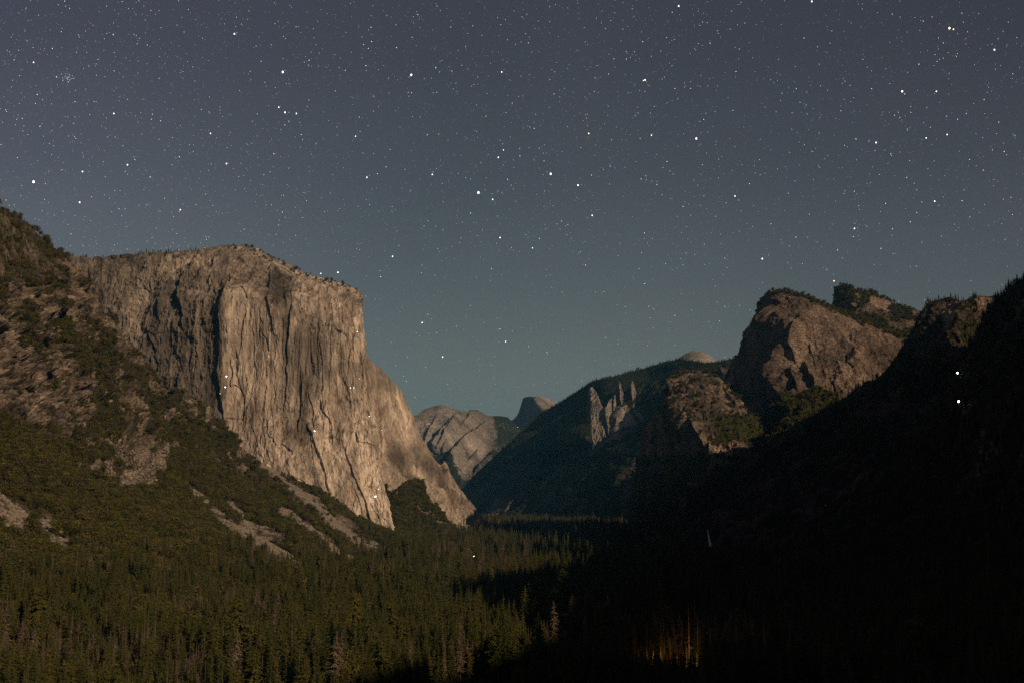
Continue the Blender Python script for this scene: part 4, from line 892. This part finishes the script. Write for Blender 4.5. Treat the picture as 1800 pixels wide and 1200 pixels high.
# ------------------------------------------------------------ stars
SR = 60000.
def star_dir(px, py): v = unproj(px, py, 1.0); return v/np.linalg.norm(v)
def star_mesh(col, st, name):
    me = ico(1.0, 1); me.name = name; me.materials.append(emit_mat(name, col, st)); return me
SM = {'white': star_mesh((.92, .95, 1), 3.0, 'star_white'), 'orange': star_mesh((1, .72, .45), 3.0, 'star_orange'), 'blue': star_mesh((.78, .74, 1), 3.2, 'star_blue'), 'green': star_mesh((.75, 1, .9), 2.5, 'star_green')}
def star(px, py, r, c, label, group=None):
    o = bpy.data.objects.new('star', SM[c]); C.objects.link(o); d = star_dir(px, py)*SR; o.location = tuple(d); R_ = r*(.78 if r > 1.9 else .66)*SR/F; o.scale = (R_, R_, R_*1.25); tag(o, label, 'star', group)
BR = [(841, 339, 2.6, 'orange', 'brightest star, slightly orange, above the middle of the valley'), (968, 306, 2.2, 'blue', 'bright white star right of the orange one'), (1016, 326, 1.8, 'white', 'white star right of and below the second brightest one'),
 (497, 127, 2.1, 'blue', 'bright bluish star high above the granite wall'), (723, 132, 2.0, 'blue', 'bright star in the upper middle, right of the bluish star'), (501, 198, 1.8, 'blue', 'middle star of the small trio below the high bluish star'), (490, 189, 1.4, 'white', 'upper left star of the small trio'), (521, 200, 1.4, 'white', 'right star of the small trio'),
 (59, 320, 2.4, 'blue', 'violet-white bright star near the left edge'), (140, 356, 1.8, 'orange', 'orange star above the brown cliff'), (224, 290, 1.6, 'white', 'white star above the notch left of the granite wall'), (145, 302, 1.5, 'white', 'white star between violet one and the one over the notch'),
 (412, 60, 1.6, 'white', 'white star near the top, left of the bluish one'), (200, 200, 1.5, 'white', 'lone double-looking star in the left sky'), (59, 110, 1.4, 'orange', 'orange star in the top left corner region'), (370, 235, 1.4, 'orange', 'orange star left of the small trio'), (398, 288, 1.5, 'orange', 'orange star above the granite wall summit'), (317, 369, 1.5, 'orange', 'orange star close above the granite wall rim'),
 (1224, 244, 2.1, 'orange', 'bright yellowish star right of the middle'), (1134, 141, 1.7, 'white', 'right star of a tight pair in the upper right middle'), (1131, 142, 1.3, 'orange', 'left star of a tight pair in the upper right middle'), (1035, 235, 1.6, 'orange', 'yellowish star above the second brightest one'), (876, 277, 1.6, 'white', 'white star above the brightest orange star'), (885, 264, 1.3, 'orange', 'small yellow star just above the white one over the brightest star'),
 (866, 351, 1.5, 'white', 'small white star just right of the brightest one'), (1041, 379, 1.6, 'orange', 'yellowish star below the three bright middle ones'), (879, 418, 1.5, 'white', 'white star below the brightest orange star'), (936, 436, 1.3, 'orange', 'small orange star above the far valley'),
 (1586, 161, 2.0, 'orange', 'bright yellow star in the right sky'), (1669, 50, 2.1, 'orange', 'bright yellow star in the top right corner region'), (1676, 52, 1.4, 'white', 'small star touching the bright yellow one at top right'), (1646, 161, 1.5, 'orange', 'star right of the bright yellow one in the right sky'), (1540, 251, 1.7, 'white', 'white star above the rock fin, upper'), (1665, 237, 1.5, 'orange', 'orange star in the right sky below the yellow one'), (1628, 243, 1.3, 'white', 'small white star left of the orange one in the right sky'),
 (1643, 354, 1.5, 'white', 'white star above the dark right ridge'), (1502, 402, 1.7, 'orange', 'yellowish star above the rounded tower'), (1340, 455, 1.7, 'white', 'white star left of the rounded tower top'), (1466, 494, 1.5, 'orange', 'orange star just above the rock fin'), (1292, 345, 1.4, 'white', 'white star in the lower right middle sky'), (1748, 88, 1.7, 'white', 'white star near the top right edge'),
 (1193, 11, 1.8, 'white', 'star near the top edge right of the middle'), (1427, 3, 1.7, 'white', 'star cut by the top edge at the right'), (760, 307, 1.5, 'white', 'small star left of the brightest orange one'), (645, 312, 1.4, 'white', 'small star left of the middle sky'), (690, 451, 1.5, 'white', 'white star close right of the granite wall top'), (594, 479, 1.6, 'white', 'white star touching the sloping top of the granite wall'), (564, 481, 1.3, 'white', 'small star beside the sloping top of the granite wall'),
 (742, 567, 1.5, 'white', 'white star in the gap right of the granite wall'), (889, 600, 1.3, 'white', 'small star low over the valley gap'), (778, 627, 1.4, 'white', 'white star low in the gap, above the distant domes'), (625, 240, 1.3, 'orange', 'yellow star left of the middle sky'), (882, 127, 1.4, 'white', 'white star in the top middle sky'), (1145, 238, 1.3, 'white', 'small white star left of the bright yellowish one')]
for a in BR: star(*a)
nr = 300-len(BR)-1
for k in range(nr):
    while True:
        px, py = random.uniform(0, 1800), random.uniform(0, 640)
        if random.random() > py/900: break
    c = random.choice(['white']*5+['orange']*3+['green', 'blue']); reg = 'left third' if px < 600 else ('middle third' if px < 1200 else 'right third')
    if py > 440 and not (660 < px < 1290): continue
    star(px, py, random.uniform(.42, .72), c, 'small %s star among the many in the %s of the sky' % ({'white': 'white', 'orange': 'yellowish', 'green': 'pale green', 'blue': 'bluish'}[c], reg), 'small %s stars, %s of the sky' % (c, reg))
def star_field(n):
    V = []; T = []; base = np.array([(1, 0, 0), (-.5, .87, 0), (-.5, -.87, 0), (0, 0, 1.3), (0, 0, -1.3)]); tt = [(0, 1, 3), (1, 2, 3), (2, 0, 3), (1, 0, 4), (2, 1, 4), (0, 2, 4)]
    for k in range(n):
        while True:
            px, py = rng.uniform(-500, 2300), rng.uniform(-500, 760)
            p = (.5 if py > 450 else 1)*(1.35 if px < 500 else 1)*(.55 if px > 1300 else .8)
            if rng.random() < p: break
        if rng.random() < .0028: cx, cy = 118, 138; px, py = cx+rng.normal(0, 5), cy+rng.normal(0, 5)
        c = star_dir(px, py)*SR; r = (.17+.36*rng.random()**4)*SR/F; b0 = len(V)
        for q in base: V.append(tuple(c+q*r))
        T += [tuple(b0+i for i in t) for t in tt]
    m = new_mat('faint_stars'); b = NB(m); gi = b.n('ShaderNodeTexCoord').outputs['Object']; nn = b.noise(gi, 900., 2, .5)
    col = b.ramp(nn, [(.35, (1, .8, .6)), (.5, (.9, .95, 1)), (.65, (.7, .85, 1))]); e = b.n('ShaderNodeEmission'); b.l(col, e.inputs[0]); e.inputs[1].default_value = 1.7
    o = b.n('ShaderNodeOutputMaterial'); b.l(e.outputs[0], o.inputs[0]); m.cycles.emission_sampling = 'NONE'
    me = tri_mesh('faint_stars', V, T, [m]); o = bpy.data.objects.new('faint_stars', me); C.objects.link(o); tag(o, 'thousands of faint stars scattered over the night sky', 'stars', None, 'stuff')
star_field(21000)

# ------------------------------------------------------------ sky, moon, haze, camera
W = bpy.data.worlds.new('World'); S.world = W; W.use_nodes = True; nt = W.node_tree; nt.nodes.clear()
class WB(NB):
    def __init__(s, t): s.t = t
b = WB(nt); tc = b.n('ShaderNodeTexCoord').outputs['Generated']; sep = b.n('ShaderNodeSeparateXYZ'); b.l(tc, sep.inputs[0])
el = sep.outputs[2]
col = b.ramp(el, [(0.0, (.140, .150, .126)), (.10, (.128, .140, .124)), (.18, (.090, .103, .104)), (.27, (.064, .070, .081)), (.36, (.049, .051, .064)), (.46, (.042, .042, .056)), (1.0, (.036, .036, .052))])
# towards the left the sky glow is bluer and lighter
ml = b.n('ShaderNodeMapRange'); b.l(sep.outputs[0], ml.inputs[0]); ml.inputs[1].default_value = -.05; ml.inputs[2].default_value = -.5; ml.inputs[3].default_value = 0; ml.inputs[4].default_value = 1
col = b.mix(ml.outputs[0], col, b.mix(1.0, col, (1.25, 1.19, 1.36), 'MULTIPLY'))
mr = b.n('ShaderNodeMapRange'); b.l(sep.outputs[0], mr.inputs[0]); mr.inputs[1].default_value = .05; mr.inputs[2].default_value = .45; mr.inputs[3].default_value = 0; mr.inputs[4].default_value = 1
col = b.mix(mr.outputs[0], col, b.mix(1.0, col, (.80, .74, .78), 'MULTIPLY'))
nz = b.noise(tc, .35, 3, .5); nr_ = b.ramp(nz, [(.3, (.93, .95, .97)), (.7, (1.07, 1.05, 1.03))]); col = b.mix(1.0, col, nr_, 'MULTIPLY')
sky = b.n('ShaderNodeTexSky'); sky.sky_type = 'NISHITA'; sky.sun_disc = False; sky.sun_elevation = MOON_EL; sky.sun_rotation = math.pi-MOON_AZ; sky.altitude = 1300
add = b.mix(.0012, col, sky.outputs[0], 'ADD')
bg = b.n('ShaderNodeBackground'); b.l(add, bg.inputs[0]); bg.inputs[1].default_value = 1.0
wo = b.n('ShaderNodeOutputWorld'); b.l(bg.outputs[0], wo.inputs[0])
sl = bpy.data.lights.new('moon_light', 'SUN'); sl.energy = SUN_E; sl.angle = math.radians(.6); sl.color = (1, .76, .52)
so = bpy.data.objects.new('moon_light', sl); C.objects.link(so)
from mathutils import Vector
so.rotation_euler = Vector(tuple(L3)).to_track_quat('Z', 'Y').to_euler(); so.location = (900, -900, 900)
def haze():
    x0, x1, y0, y1, z0, z1 = -41000, 41000, -41000, 41000, FLOOR-40, 2600
    V = [(x, y, z) for z in (z0, z1) for y in (y0, y1) for x in (x0, x1)]; Qd = [(0, 2, 3, 1), (4, 5, 7, 6), (0, 1, 5, 4), (2, 6, 7, 3), (0, 4, 6, 2), (1, 3, 7, 5)]
    m = new_mat('haze_air'); b = NB(m); v = b.n('ShaderNodeVolumePrincipled'); v.inputs['Color'].default_value = (.15, .54, .95, 1); v.inputs['Density'].default_value = HAZE; v.inputs['Anisotropy'].default_value = 0
    o = b.n('ShaderNodeOutputMaterial'); b.l(v.outputs[0], o.inputs['Volume'])
    me = tri_mesh('haze', V, Qd, [m]); o = bpy.data.objects.new('haze', me); C.objects.link(o); tag(o, 'thin blue night haze filling the valley air', 'haze', None, 'stuff')
if HAZE > 0: haze()
cam = bpy.data.cameras.new('camera'); cam.sensor_width = 36; cam.lens = 36*F/1800; cam.clip_start = 1; cam.clip_end = 200000
co = bpy.data.objects.new('camera', cam); C.objects.link(co); co.rotation_euler = (math.pi/2+PITCH, 0, 0); S.camera = co
S.view_settings.view_transform = 'Standard'; S.view_settings.look = 'None'; S.view_settings.exposure = 0; S.view_settings.gamma = 1
S.cycles.max_bounces = 3; S.cycles.diffuse_bounces = 2; S.cycles.volume_bounces = 0; S.cycles.use_denoising = DENOISE
